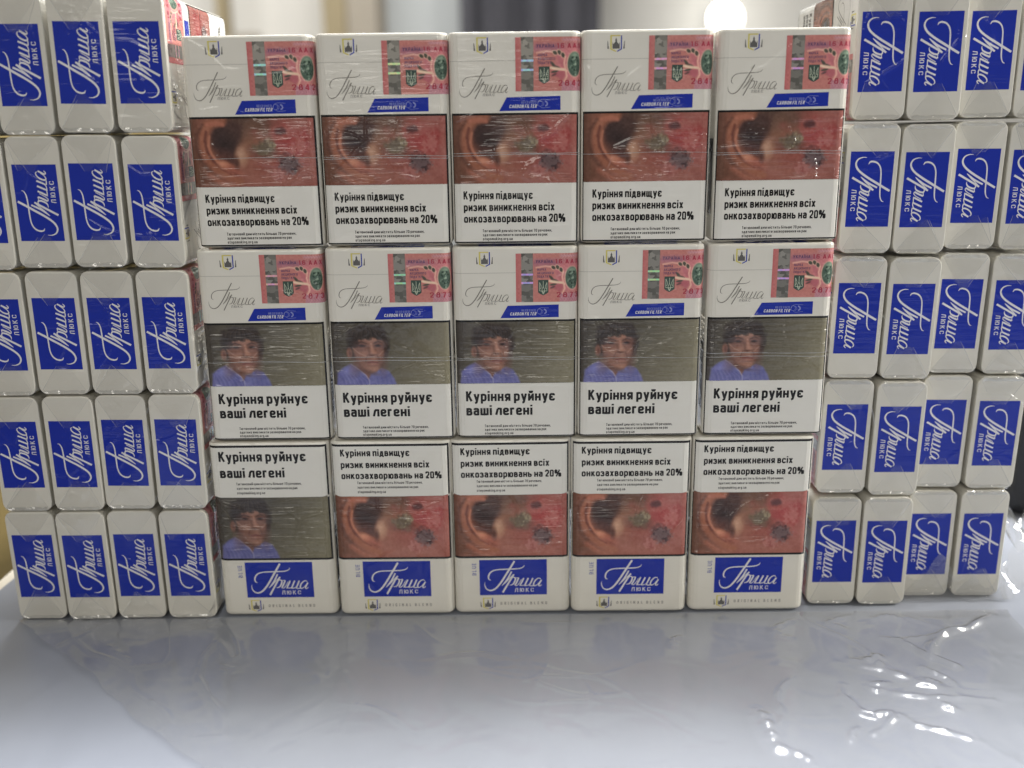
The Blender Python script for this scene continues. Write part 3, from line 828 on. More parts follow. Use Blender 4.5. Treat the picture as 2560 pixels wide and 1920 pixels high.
for key, args in (('A', (0.258, 0.024, 7.2, 6.7)), ('C', (0.287, 0.905, 7.2, 6.2))):
    ye, bl, gr = crest(*args)
    build('crest@' + key, gr, M['dark_grey'])
    build('crest_yellow_line@' + key, ye, M['yellow'])
    build('crest_blue_line@' + key, bl, M['blue_ink'])

# grey word mark of the white fronts
SU0, SV0, SU1, SV1 = 0.045, 0.158, 0.482, 0.315
def _gs(mb):
    script_mark(mb, lambda v, f, l: flat2d(mb, v, f, 0.05 + l), xu(SU0), zv(SV1), (SU1 - SU0) * W, (SV1 - SV0) * H, 0.62)
build('script_lettering@A', _gs, M['grey_ink'])
def _gl(mb):
    V, f, l = fit_text('ЛЮКС', xu(0.255), xu(0.345), zv(0.291), 1.15, 0.14, 0.22); flat2d(mb, V, f, 0.05, l)
build('subtitle_lettering@A', _gl, M['light_grey_ink'])
def _seam(mb):
    sheet(mb, -S_SIDE - 2, S_SIDE + 2, zv(0.1305) - 0.10, zv(0.1305) + 0.10, 0.03)
build('lid_seam@A', _seam, M['seam'])
# filter banner
def _ban(mb):
    poly2d(mb, [(xu(0.378), zv(0.3605)), (xu(0.846), zv(0.3575)), (xu(0.846), zv(0.293)), (xu(0.437), zv(0.297))], 0.05)
build('filter_banner@A', _ban, M['blue'])
def _bt(mb):
    V, f, lay = fit_text('CARBON FILTER', xu(0.456), xu(0.668), zv(0.347), 1.42, 0.17, 0.15, 0.22); flat2d(mb, V, f, 0.09, lay)
build('banner_lettering@A', _bt, M['silver'])
def _bs(mb):
    V, f, l = fit_text('RECESSED', xu(0.548), xu(0.662), zv(0.3275), 1.0, 0.14, 0.12); flat2d(mb, V, f, 0.09, l)
build('banner_small_lettering@A', _bs, M['pale_blue'])
def _bi(mb):
    def st(pts, w=0.16, l=0.0):
        v, f = ribbon([(xu(a), zv(b)) for a, b in pts], [w] * len(pts)); flat2d(mb, v, f, 0.09 + l)
    def el(uc, vc, ru, rv, w=0.15, l=0.0):
        st([(uc + ru * math.cos(t), vc + rv * math.sin(t)) for t in np.linspace(0, 6.283, 17)], w, l)
    el(0.690, 0.3275, 0.018, 0.0125, 0.16, 0.0)
    st([(0.704, 0.316), (0.716, 0.3225), (0.718, 0.3325), (0.706, 0.3395)], 0.14, 0.006)
    st([(0.728, 0.3155), (0.742, 0.3225), (0.744, 0.3325), (0.730, 0.3395)], 0.6, 0.012)
    st([(0.690, 0.3145), (0.706, 0.3085), (0.735, 0.309), (0.768, 0.3105)], 0.15, 0.018)
    st([(0.690, 0.3405), (0.706, 0.347), (0.735, 0.3465), (0.768, 0.3445)], 0.15, 0.024)
    st([(0.672, 0.331), (0.680, 0.317), (0.694, 0.3095)], 0.12, 0.03)
build('filter_icon@A', _bi, M['pale_blue'])

# excise stamp: paper wrapped round the right edge
ST0, ST1, STZ0, STZ1 = xu(0.505), xu(0.505) + 34.0, zv(0.274), zv(0.274) + 21.5
MS['tax_stamp'] = painted_mesh('tax_stamp', STA, ST0, ST1, STZ0, STZ1, 0.07, M['stamp'], 1.28)
def sx(x): return ST0 + x
def sz(y): return STZ1 - y
build('hologram_strip', lambda mb: sheet(mb, sx(2.4), sx(7.55), STZ0 - 0.02, STZ1 + 0.02, 0.11), M['holo'])
def _shield(mb):
    poly2d(mb, [(sx(9.75), sz(11.7)), (sx(14.3), sz(11.7)), (sx(14.3), sz(17.2)), (sx(13.4), sz(17.9)), (sx(12.0), sz(18.6)), (sx(10.6), sz(17.9)), (sx(9.75), sz(17.2))], 0.12)
build('shield_emblem', _shield, M['green'])
def _tri(mb):
    k = 0
    for pts in ([(12.02, 12.2), (12.02, 14.6), (11.4, 16.2), (12.02, 17.6)], [(12.02, 14.6), (12.64, 16.2), (12.02, 17.6)],
                [(10.4, 12.8), (10.4, 16.6), (13.65, 16.6), (13.65, 12.8)], [(10.4, 12.8), (11.1, 14.4), (11.0, 15.5), (10.5, 15.8)],
                [(13.65, 12.8), (12.95, 14.4), (13.05, 15.5), (13.55, 15.8)], [(11.3, 16.6), (12.02, 18.1), (12.74, 16.6)]):
        for a, b in zip(pts[:-1], pts[1:]):
            v, f = ribbon([(sx(a[0]), sz(a[1])), (sx(b[0]), sz(b[1]))], [0.24, 0.24], 2); flat2d(mb, v, f, 0.15 + 0.004 * k); k += 1
build('trident_emblem', _tri, M['pale_green'])
def _sl(mb):
    V, f, l = fit_text('УКРАЇНА', sx(8.75), sx(16.3), sz(4.25), 1.4, 0.17, 0.13); flat2d(mb, V, f, 0.13, l)
    for i, (t, x1) in enumerate((('МАРКА', 13.3), ('АКЦИЗНОГО', 16.6), ('ПОДАТКУ', 15.0))):
        V, f, l = fit_text(t, sx(9.4), sx(x1), sz(7.65 + 1.55 * i), 1.1, 0.16, 0.12); flat2d(mb, V, f, 0.13, l)
build('stamp_lettering', _sl, M['violet_ink'])
def serial(num):
    def fn(mb):
        for t, x0, x1, y, c in (('16 ААХ', 17.3, 27.9, 4.5, 1.95), (num, 17.9, 28.1, 19.5, 2.35)):
            V, f, l = fit_text(t, sx(x0), sx(x1), sz(y), c, 0.15, 0.28); flat2d(mb, V, f, 0.20, l)
    return fn
build('serial_number@1', serial('2842'), M['red_ink'])
build('serial_number@2', serial('2873'), M['red_ink'])

# blue logo panel of the lower row
BX0, BX1, BZ0, BZ1 = xu(0.218), xu(0.800), zv(0.890), zv(0.680)
build('logo_panel@C', lambda mb: sheet(mb, BX0, BX1, BZ0, BZ1, 0.05), M['blue'])
build('script_lettering@C', lambda mb: script_mark(mb, lambda v, f, l: flat2d(mb, v, f, 0.09 + l), BX0, BZ0, BX1 - BX0, BZ1 - BZ0, 1.0), M['silver'])
def _lk(mb):
    V, f, l = fit_text('ЛЮКС', BX0 + 0.523 * (BX1 - BX0), BX0 + 0.803 * (BX1 - BX0), BZ0 + 0.082 * (BZ1 - BZ0), 2.1, 0.12, 0.30); flat2d(mb, V, f, 0.09, l)
build('subtitle_lettering@C', _lk, M['silver'])
def _blue(mb):
    V, f, l = fit_text('BLUE', 0, 6.3, 0, 2.05, 0.11, 0.26); V = np.stack([xu(0.192) - V[:, 1], zv(0.770) + V[:, 0]], 1); flat2d(mb, V, f, 0.05, l)
build('blend_lettering@C', _blue, M['blue_ink'])
def _ob(mb):
    V, f, l = fit_text('ORIGINAL BLEND', xu(0.395), xu(0.800), zv(0.949), 1.5, 0.19, 0.62, 0, 0.5); flat2d(mb, V, f, 0.05, l)
build('tagline_lettering@C', _ob, M['light_grey_ink'])

# blue panel of the pack ends (top end: plane z = H, text along +x, up = +y)
def end_put(mb):
    def put(v, f, l, off=0.05):
        mb.add(np.stack([v[:, 0], v[:, 1], np.full(len(v), H + off + l)], 1) * MM, f)
    return put
EW, EH = 32.2, 19.2
def _ep(mb): end_put(mb)(np.array([(-EW / 2, -EH / 2), (EW / 2, -EH / 2), (EW / 2, EH / 2), (-EW / 2, EH / 2)]), [(0, 1, 2, 3)], 0)
build('logo_panel@E', _ep, M['blue'])
build('script_lettering@E', lambda mb: script_mark(mb, lambda v, f, l: end_put(mb)(v, f, l, 0.09), -EW / 2, -EH / 2, EW, EH, 1.05), M['silver'])
def _el(mb):
    V, f, l = fit_text('ЛЮКС', -EW / 2 + 0.500 * EW, -EW / 2 + 0.785 * EW, -EH / 2 + 0.085 * EH, 2.2, 0.12, 0.30)
    end_put(mb)(V, f, l, 0.09)
build('subtitle_lettering@E', _el, M['silver'])

# cellophane fold flaps on the pack ends: envelope folds, slightly lifted; whitened ribbons paint the highlight of the crease along the edge
def fold_mesh(side, seed):
    g = np.random.default_rng(seed)
    mb = MB(); jz = lambda: g.uniform(0.10, 0.30)
    x0 = side * (W / 2 - 0.8); x1 = side * (W / 2 - g.uniform(12.0, 15.5))
    ya, yb = T / 2 - 1.0, -T / 2 + 1.0
    t0, t1 = g.uniform(-6.5, 6.5), g.uniform(0.3, 3.5)
    n = 6
    A = [(x0 + (x1 - x0) * i / n, ya + (t0 + t1 - ya) * i / n) for i in range(n + 1)]
    B = [(x0 + (x1 - x0) * i / n, yb + (t0 - t1 - yb) * i / n) for i in range(n + 1)]
    hA = [jz() + 0.25 * math.sin(math.pi * i / n) * g.uniform(0.2, 1) for i in range(n + 1)]
    hB = [jz() + 0.25 * math.sin(math.pi * i / n) * g.uniform(0.2, 1) for i in range(n + 1)]
    v = [(a[0], a[1], H + 0.12 + h) for a, h in zip(A, hA)] + [(0.5 * (a[0] + b[0]), 0.5 * (a[1] + b[1]), H + 0.12 + g.uniform(0.1, 0.6)) for a, b in zip(A, B)] + [(b[0], b[1], H + 0.12 + h) for b, h in zip(B, hB)]
    k = n + 1; f = []
    for r in range(2):
        for i in range(n): f.append((r * k + i, r * k + i + 1, (r + 1) * k + i + 1, (r + 1) * k + i))
    film = MB().add(np.array(v) * MM, f).mesh('film_fold', M['film'], True)
    cr = MB()
    both = ((A, hA, 0.17), (B, hB, 0.07)) if g.uniform() < 0.6 else ((B, hB, 0.16), (A, hA, 0.07))
    for pts, hh, wd in both:
        i0, i1 = (0, n) if wd > 0.1 else (0, int(g.integers(2, 5)))
        pp = np.array(pts[i0:i1 + 1]); V, q = ribbon(pp, [0.05] + [wd] * (len(pp) - 2) + [0.05], 3)
        hz = np.interp(V[:, 0], *zip(*sorted(zip(pp[:, 0], hh[i0:i1 + 1]))))
        cr.add(np.stack([V[:, 0], V[:, 1], H + 0.22 + hz], 1) * MM, q)
    return film, cr.mesh('crease_glint', M['film_edge_glint'])
def crinkle_mesh(side, seed):
    g = np.random.default_rng(seed); n = 16; rows = 4
    y = np.linspace(-T / 2 + 2.2, T / 2 - 2.2, n); v = []
    for r in range(rows):
        xr = side * (W / 2 + 0.3 - 0.75 * r)
        for k in range(n):
            v.append((xr + g.normal(0, 0.14), y[k] + g.normal(0, 0.2), H + 0.25 + (0.55 if r in (1, 2) else 0.0) * g.random() + (-0.5 if r == 0 else 0)))
    f = [(r * n + k, r * n + k + 1, (r + 1) * n + k + 1, (r + 1) * n + k) for r in range(rows - 1) for k in range(n - 1)]
    return MB().add(np.array(v) * MM, f).mesh('film_crinkle', M['film_crinkle'])
M['film_crinkle'] = clear_film('crumpled_cellophane', white=0.05, rough=0.05, bump=0.0004, scale=160, tint=0.98, gloss=3.0)
CRINKLES = [(crinkle_mesh(1, 300 + i), crinkle_mesh(-1, 400 + i)) for i in range(5)]
FOLDS = [(fold_mesh(1, 100 + i), fold_mesh(-1, 200 + i)) for i in range(7)]

def tear_mesh(v, seed):
    g = np.random.default_rng(seed); mb = MB()
    b = sbreaks(-S_SIDE - 1, S_SIDE + 1, 4.0)
    z = zv(v) + 0.25 * np.sin(b * 0.11 + seed); n = len(b)
    w = 0.07 + 0.08 * g.random(n)
    mb.add(np.concatenate([P(b, z - w, 0.17), P(b, z + w, 0.17)]), [(i, i + 1, n + i + 1, n + i) for i in range(n - 1)])
    return mb.mesh('tear_strip', M['film_edge_glint'])
TEARS = [tear_mesh(0.565, 1), tear_mesh(0.575, 2), tear_mesh(0.557, 3)]

# ------------------------------------------------------------------ assembling packs
def add_part(parent, key, data=None):
    return link(key.split('@')[0], MS[key] if data is None else data, parent)

def white_front(root, serial_key='serial_number@1'):
    c = add_part(root, 'crest@A'); add_part(c, 'crest_yellow_line@A'); add_part(c, 'crest_blue_line@A')
    add_part(root, 'script_lettering@A'); add_part(root, 'subtitle_lettering@A'); add_part(root, 'lid_seam@A')
    st = add_part(root, 'tax_stamp')
    for k in ('hologram_strip', 'shield_emblem', 'trident_emblem', 'stamp_lettering', serial_key): add_part(st, k)
    b = add_part(root, 'filter_banner@A')
    for k in ('banner_lettering@A', 'banner_small_lettering@A', 'filter_icon@A'): add_part(b, k)

def end_print(root):
    p = add_part(root, 'logo_panel@E'); add_part(p, 'script_lettering@E'); add_part(p, 'subtitle_lettering@E')

def make_white_pack(kind):
    root = empty('cigarette_pack')
    link('body', me_body, root)
    white_front(root, 'serial_number@1' if kind == 'ear' else 'serial_number@2')
    add_part(root, 'warning_frame@A')
    add_part(root, 'warning_picture@' + kind)
    p = add_part(root, 'warning_panel@A')
    add_part(p, 'warning_text@A' if kind == 'ear' else 'warning_text@B'); add_part(p, 'fine_print@A')
    add_part(root, 'side_print@L'); add_part(root, 'side_print@R')
    end_print(root)
    return root

def make_logo_pack(kind):
    root = empty('cigarette_pack')
    link('body', me_body, root)
    lid = link('lid', me_lid, root)
    add_part(lid, 'warning_panel_frame@C')
    add_part(lid, 'warning_panel@C'); add_part(lid, 'warning_text@C' if kind == 'ear' else 'warning_text@D'); add_part(lid, 'fine_print@C')
    add_part(root, 'warning_frame@C'); add_part(root, 'warning_picture@' + kind + 'C')
    p = add_part(root, 'logo_panel@C'); add_part(p, 'script_lettering@C'); add_part(p, 'subtitle_lettering@C')
    add_part(root, 'blend_lettering@C'); add_part(root, 'tagline_lettering@C')
    c = add_part(root, 'crest@C'); add_part(c, 'crest_yellow_line@C'); add_part(c, 'crest_blue_line@C')
    add_part(root, 'side_print@L'); add_part(root, 'side_print@R')
    return root

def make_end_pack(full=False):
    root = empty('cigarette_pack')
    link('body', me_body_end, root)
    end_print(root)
    if full:
        white_front(root)
        add_part(root, 'warning_frame@A'); add_part(root, 'warning_picture@ear')
        p = add_part(root, 'warning_panel@A'); add_part(p, 'warning_text@A'); add_part(p, 'fine_print@A')
    return root

protos = {'white_ear': make_white_pack('ear'), 'white_por': make_white_pack('por'), 'logo_ear': make_logo_pack('ear'),
          'logo_por': make_logo_pack('por'), 'end': make_end_pack(), 'end_full': make_end_pack(True)}
used = set()
def instance(kind):
    if kind in used: return copy_tree(protos[kind])
    used.add(kind); return protos[kind]

# ---- the centre wall: three rows of five upright packs
COLX = [-112.6, -56.3, 0.0, 56.3, 112.6]
ROWX = [0.0, -1.1, -3.96]; ROWY = [0.0, -2.12, -3.17]; ROWZ = [177.3, 88.65, 0.0]
JX = [[0.7, 0.4, 0, -0.6, 0.4], [-0.1, 0.6, 0.2, -0.5, 0.5], [0.5, 0.7, -0.1, -0.4, -0.2]]
JR = [[0.0, 0.2, 0.1, -0.1, -0.3], [0.35, 0.0, 0.1, 0.0, -0.2], [0.1, 0.1, -0.1, 0.1, 0.0]]
ORD = ['first', 'second', 'middle', 'fourth', 'last']
PLACE = ['at the left end', 'second from the left', 'in the middle', 'second from the right', 'at the right end']
for r in range(3):
    for c in range(5):
        kind = ['white_ear', 'white_por', 'logo_por' if c == 0 else 'logo_ear'][r]
        o = instance(kind)
        o.location = Vector((COLX[c] + ROWX[r] + JX[r][c], ROWY[r] + T / 2 + 0.35 * math.sin(3.1 * c + r), ROWZ[r] + 0.15 * (c % 2))) * MM
        o.rotation_euler = (0, math.radians(JR[r][c] * 0.5), math.radians(0.35 * math.sin(2.3 * c + 1.7 * r)))
        for ch in o.children:
            if ch.name.startswith('tax_stamp'): ch.location = (0, 0, (0.45 * math.sin(4.3 * c + 2.1 * r)) * MM)
        if r < 2:
            link('tear_strip', TEARS[(c + r) % 3], o)
        if r == 0:
            lab = 'white pack with pink stamp over ear sore picture, top row, ' + PLACE[c]
        elif r == 1:
            lab = 'white pack with pink stamp over patient picture, middle row, ' + PLACE[c]
        elif c == 0:
            lab = 'bottom row pack with patient in blue shirt picture above a blue logo panel'
        else:
            lab = 'pack with ear sore picture above blue logo panel, bottom row, ' + PLACE[c]
        tag(o, lab, 'cigarette pack', ['white packs in the top row of the centre wall', 'white packs in the middle row of the centre wall', 'packs in the bottom row of the centre wall'][r])

# ---- packs lying end-on at both sides: (x, z, y, tilt) of the blue end panel
LEFT = {(0, 0): (-230.2, 254.3, -.01), (0, 1): (-205.75, 254.4, -.010), (0, 2): (-180.6, 255.0, -.02), (0, 3): (-156.0, 254.8, -.012),
        (1, 0): (-230.4, 197.5, -.01), (1, 1): (-206.1, 198.0, -.010), (1, 2): (-181.4, 198.2, -.012), (1, 3): (-156.3, 197.5, -.010),
        (2, 0): (-230.1, 140.3, -.004), (2, 1): (-205.5, 140.5, -.010), (2, 2): (-181.1, 140.3, -.010), (2, 3): (-156.5, 140.4, -.010),
        (3, 0): (-230.6, 83.0, -.002), (3, 1): (-205.6, 83.2, -.010), (3, 2): (-181.9, 83.3, -.015), (3, 3): (-157.1, 83.5, -.015),
        (4, 0): (-231.0, 26.6, 0), (4, 1): (-206.8, 26.7, 0), (4, 2): (-182.8, 27.0, 0), (4, 3): (-158.4, 27.3, 0)}
RIGHT = {(0, 0): (156.8, 256.0, .008), (0, 1): (180.8, 255.7, .008), (0, 2): (206.3, 256.4, .01), (0, 3): (230.9, 256.0, 0),
         (1, 0): (155.4, 198.6, -.006), (1, 1): (179.8, 198.0, -.006), (1, 2): (205.2, 199.0, -.008), (1, 3): (230.4, 198.3, 0),
         (2, 0): (153.9, 141.3, -.010), (2, 1): (178.5, 140.5, -.010), (2, 2): (203.4, 141.2, -.014), (2, 3): (228.3, 140.5, -.004),
         (3, 0): (152.4, 84.3, -.010), (3, 1): (176.9, 83.1, -.010), (3, 2): (201.4, 83.7, -.014), (3, 3): (226.2, 83.1, -.014),
         (4, 0): (151.1, 27.3, 0), (4, 1): (175.1, 26.9, 0), (4, 2): (199.6, 26.9, 0), (4, 3): (224.6, 26.9, 0)}
ROWN = ['top', 'second', 'third', 'fourth', 'bottom']
COLL = ['outermost', 'second', 'third', 'innermost']
RM_L = Matrix(((0, -1, 0), (0, 0, -1), (1, 0, 0))).to_4x4()      # pack x -> +Z, y -> -X, z -> -Y
RM_R = Matrix(((0, 1, 0), (0, 0, -1), (-1, 0, 0))).to_4x4()      # pack x -> -Z, y -> +X, z -> -Y
fi = 0
for side, table, RM in (('left', LEFT, RM_L), ('right', RIGHT, RM_R)):
    for (r, c), (x, z, a) in table.items():
        inner = (c == 3) if side == 'left' else (c == 0)
        o = instance('end_full' if inner else 'end')
        if side == 'left': y = -4.13 + (4 - r) * 0.35
        else: y = (2.4 + (4 - r) * 1.9) if c < 2 else (9.75 + (4 - r) * 1.9)
        y += 0.5 * math.sin(5.1 * r + 2.7 * c)
        kx = (1.010, 1.010, 1.010, 1.0, 1.0)[r]
        if r == 4: z = W / 2 * kx + 0.1
        if r == 3: z += 0.8
        m = Matrix.Translation(Vector((x, y + H, z)) * MM) @ Matrix.Rotation(-a, 4, 'Y') @ RM @ Matrix.Diagonal((kx, 0.99, 1.0, 1.0))
        o.matrix_world = m
        f1, f2 = FOLDS[fi % 7][0], FOLDS[(fi * 3 + 2) % 7][1]; fi += 1
        for film, cr in ((f1, f2), (f1, f2), (f1,), (f1, f2), (f2,))[(r * 2 + c * 3) % 5]:
            ff = link('film_fold', film, o); link('crease_glint', cr, ff)
        if side == 'right':
            link('film_crinkle', CRINKLES[fi % 5][0], o)
            if (r * 3 + c) % 3 == 0: link('film_crinkle', CRINKLES[(fi + 2) % 5][1], o)
        elif (r + 2 * c) % 3 == 0:
            link('film_crinkle', CRINKLES[fi % 5][1], o)
        col = COLL[c] if side == 'left' else ['innermost', 'second', 'third', 'outermost'][c]
        if col in ('innermost', 'outermost'):
            cl = col + ' column'
        else:
            k = c if side == 'left' else 3 - c
            cl = ('second' if k == 2 else 'third') + ' column from centre wall'
        lab = f"pack end, lettering reads {'upwards' if side == 'left' else 'downwards'}, {side} stack, {ROWN[r]} row, {cl}"
        tag(o, lab, 'cigarette pack', f'packs lying end-on in the {side} stack')

# ------------------------------------------------------------------ image point -> table point (used only to read the photo's layout into millimetres)
def on_table(px, py, z=0.0):
    d = f_ + r_ * ((px - 1280) / 2359.8) - u_ * ((py - 960) / 2359.8)
    t = (z - CAM.z) / d.z
    q = CAM + d * t
    return (q.x, q.y)

# ------------------------------------------------------------------ table, cover sheet, clear film
M['cream'] = plain('cream_laminate', (0.72, 0.66, 0.54), 0.45, 0.04)
tb = MB().box(-0.279, 1.0, -0.75, 0.60, -0.04, -0.004)
o = link('table', tb.mesh('table', M['cream']))
tag(o, 'cream table top showing past the grey sheet at the far left', 'table')
M['leg'] = plain('table_leg_metal', (0.3, 0.3, 0.3), 0.4)
for x, y in ((-0.24, -0.70), (0.96, -0.70), (-0.24, 0.55), (0.96, 0.55)):
    link('leg', MB().box(x - 0.02, x + 0.02, y - 0.02, y + 0.02, -0.75, -0.0405).mesh('leg', M['leg']), o)

def sheet_material():
    m, nt, N, L, b = nodes_of('grey_blue_vinyl')
    g = N.new('ShaderNodeNewGeometry').outputs['Position']
    rp = N.new('ShaderNodeValToRGB')
    rp.color_ramp.elements[0].color = (0.195, 0.21, 0.245, 1); rp.color_ramp.elements[1].color = (0.295, 0.313, 0.358, 1)
    L.new(noise(nt, g, 9, 4.0, 0.5), rp.inputs[0]); L.new(rp.outputs[0], b.inputs['Base Color'])
    b.inputs['Roughness'].default_value = 0.42
    bp = N.new('ShaderNodeBump'); bp.inputs['Distance'].default_value = 1.0
    L.new(nmath(nt, 'MULTIPLY', noise(nt, g, 26, 2.0, 0.4), 0.0012), bp.inputs['Height'])
    L.new(bp.outputs[0], b.inputs['Normal'])
    return m
M['vinyl'] = sheet_material()
def cover():
    nx, ny = 120, 110
    x = np.linspace(-0.271, 0.95, nx); y = np.linspace(-0.72, 0.5, ny)
    X, Y = np.meshgrid(x, y)
    Z = np.full_like(X, 0.0)
    Z = Z - 0.0006 + 0.0006 * np.sin(X * 31 + 2 * np.sin(Y * 17)) * np.sin(Y * 27 + 1.0)
    Z[(Y > -0.012) & (Y < 0.14)] = -0.0006
    X = X + np.where(X < -0.270, 0.004 * np.sin(Y * 14), 0)
    v = np.stack([X.ravel(), Y.ravel(), Z.ravel()], 1)
    i = (np.arange(ny - 1)[:, None] * nx + np.arange(nx - 1)[None]).ravel()
    return new_mesh('table_cover', v, np.stack([i, i + 1, i + nx + 1, i + nx], 1).tolist(), M['vinyl'], True)
o = link('table_cover', cover())
tag(o, 'smooth grey blue vinyl sheet spread under all the packs', 'table cover')

# ridges of the clear film: traced creases (photo pixels) -> table millimetres, with width and height
def zr(pts): return [on_table(1660 + a / 2.458, 1500 + b / 2.458) for a, b in pts]
def zl(pts): return [on_table(a / 1.728, 1500 + b / 1.728) for a, b in pts]
RIDGES = [
    (zr([(800, 130), (690, 185), (700, 235), (775, 245)]), 2.0, 1.6),
    (zr([(1130, 100), (1010, 150), (1120, 190)]), 1.6, 1.4),
    (zr([(1300, 130), (1370, 115), (1440, 130)]), 3.2, 2.4),
    (zr([(2010, 100), (1880, 190), (1720, 220), (1650, 280), (1640, 350), (1790, 410)]), 2.6, 2.8),
    (zr([(1345, 245), (1440, 265), (1520, 300), (1640, 370)]), 1.8, 2.0),
    (zr([(1440, 262), (1550, 250), (1700, 225)]), 1.6, 1.4),
    (zr([(1150, 385), (1230, 395), (1310, 370), (1320, 440)]), 3.0, 2.2),
    (zr([(1060, 395), (1340, 445), (1560, 520), (1800, 590)]), 3.2, 1.4),
    (zr([(1245, 548), (1300, 575), (1360, 570)]), 1.6, 1.5),
    (zr([(1270, 530), (1380, 530)]), 2.0, 1.5),
    (zr([(1590, 430), (1740, 500), (1800, 545)]), 1.6, 1.5),
    (zr([(1590, 505), (1700, 530)]), 1.6, 1.5),
    (zr([(1400, 585), (1600, 610), (1850, 620), (2020, 630)]), 1.8, 1.4),
    (zr([(1690, 645), (1760, 680), (1800, 690)]), 2.4, 2.0),
    (zr([(1100, 530), (1095, 600), (1170, 660), (1220, 710), (1290, 730), (1330, 710), (1390, 710), (1410, 740), (1350, 810), (1290, 840)]), 1.9, 2.0),
    (zr([(1150, 880), (1160, 830), (1190, 800)]), 1.6, 1.6),
    (zr([(790, 490), (710, 560), (690, 640), (730, 720), (720, 790)]), 1.3, 1.4),
    (zr([(570, 690), (620, 760), (650, 840), (700, 930)]), 3.4, 2.6),
    (zr([(720, 920), (870, 980), (930, 1040)]), 2.0, 1.3),
    (zr([(1450, 720), (1550, 780), (1700, 810), (1830, 850), (1940, 890)]), 1.6, 1.5),
    (zr([(60, 300), (60, 250), (105, 235)]), 1.5, 1.8),
    (zr([(100, 80), (100, 145)]), 1.2, 1.4),
    (zl([(290, 110), (310, 160), (400, 240), (580, 300), (700, 290), (735, 240), (730, 110)]), 1.4, 0.9),
    (zl([(940, 180), (880, 250), (855, 340), (900, 430), (960, 510), (970, 600), (800, 610)]), 1.3, 1.1),
    (zl([(940, 180), (985, 230), (1000, 265), (1040, 250), (1030, 190), (1000, 140), (960, 90)]), 1.3, 1.1),
    (zl([(945, 285), (1000, 300), (985, 320), (945, 300)]), 1.1, 0.8),
    (zl([(470, 205), (540, 260), (620, 300)]), 1.4, 1.0),
    (zl([(1460, 85), (1475, 130)]), 1.3, 1.6),
    (zl([(1960, 85), (1975, 150)]), 1.2, 1.3),
    (zl([(1500, 70), (1505, 230)]), 2.2, 0.7),
    (zl([(650, 446), (660, 452)]), 1.0, 1.4),
]
M['film_table'] = clear_film('clear_table_film', white=0.05, rough=0.19, bump=0.0018, scale=30, tint=0.95, gloss=1.8)
def film_sheet():
    x0, x1, y0, y1, st = -244.0, 268.0, -185.0, -4.9, 0.9
    nx, ny = int((x1 - x0) / st), int((y1 - y0) / st)
    X, Y = np.meshgrid(np.linspace(x0, x1, nx), np.linspace(y0, y1, ny))
    Z = np.full(X.shape, 0.9)
    g = np.random.default_rng(4)
    for k in range(34):                                     # fine random creases over the whole sheet
        cx, cy, a = g.uniform(x0, x1), g.uniform(y0, y1), g.uniform(0, 3.14); ln = g.uniform(12, 45)
        u = (X - cx) * math.cos(a) + (Y - cy) * math.sin(a); w = -(X - cx) * math.sin(a) + (Y - cy) * math.cos(a) + 3 * np.sin(u / 9 + k)
        Z += g.uniform(0.25, 0.6) * np.exp(-(w / g.uniform(0.9, 1.5)) ** 2) * np.clip(1 - (u / ln) ** 2, 0, 1)
    for k in range(26):                                     # slack swells
        a = g.uniform(0, 3.14); wl = g.uniform(14, 60)
        Z += g.uniform(0.02, 0.09) * np.sin((X * math.cos(a) + Y * math.sin(a)) * 6.283 / wl + g.uniform(0, 6.28))
    for pts, wd, ht in RIDGES:
        p = np.array(pts)
        if p[0, 0] > 60: wd, ht = wd * 0.95, ht * 1.1
        lo, hi = p.min(0) - 12, p.max(0) + 12
        m = (X > lo[0]) & (X < hi[0]) & (Y > lo[1]) & (Y < hi[1])
        xs, ys = X[m], Y[m]
        if xs.size == 0: continue
        d = np.full(xs.shape, 1e9); tt = np.zeros(xs.shape)
        L = np.concatenate([[0], np.cumsum(np.hypot(*(p[1:] - p[:-1]).T))])
        for i in range(len(p) - 1):
            e = p[i + 1] - p[i]
            t = np.clip(((xs - p[i, 0]) * e[0] + (ys - p[i, 1]) * e[1]) / (e @ e + 1e-9), 0, 1)
            di = np.hypot(xs - p[i, 0] - t * e[0], ys - p[i, 1] - t * e[1])
            b = di < d; d[b] = di[b]; tt[b] = (L[i] + t[b] * (L[i + 1] - L[i])) / L[-1]
        env = 0.35 + 0.65 * np.sin(np.pi * np.clip(tt, 0.03, 0.97)) ** 0.6
        env *= 0.8 + 0.2 * np.sin(tt * 23 + wd * 9)
        Z[m] += ht * 0.95 * env * np.exp(-(d / (0.85 * wd)) ** 1.5)
    Z = 0.25 + np.maximum(Z - 0.35, 0.1) * np.clip((-4.9 - Y) / 9, 0.02, 1)
    # outline: slanting free edge at the left, loose edge at the right
    ea, eb = np.array(on_table(60, 1560)), np.array(on_table(500, 1930))
    e = eb - ea
    side = (X - ea[0]) * e[1] - (Y - ea[1]) * e[0] + 160 * np.sin(Y * 0.09) + 90 * np.sin(Y * 0.31)
    keep = (side < 0) & (X + 0.10 * Y < 236 + 6 * np.sin(Y * 0.07))
    idx = -np.ones(X.shape, int)
    v = np.stack([X.ravel(), Y.ravel(), Z.ravel()], 1) * MM
    i = (np.arange(ny - 1)[:, None] * nx + np.arange(nx - 1)[None]).ravel()
    q = np.stack([i, i + 1, i + nx + 1, i + nx], 1)
    kq = keep.ravel()[q].all(1); q = q[kq]
    usedv = np.unique(q); mp = -np.ones(len(v), int); mp[usedv] = np.arange(len(usedv))
    return new_mesh('clear_film', v[usedv], mp[q].tolist(), M['film_table'], True)
o = link('clear_film', film_sheet())
tag(o, 'wrinkled clear plastic film lying on the grey sheet before the packs', 'plastic film')

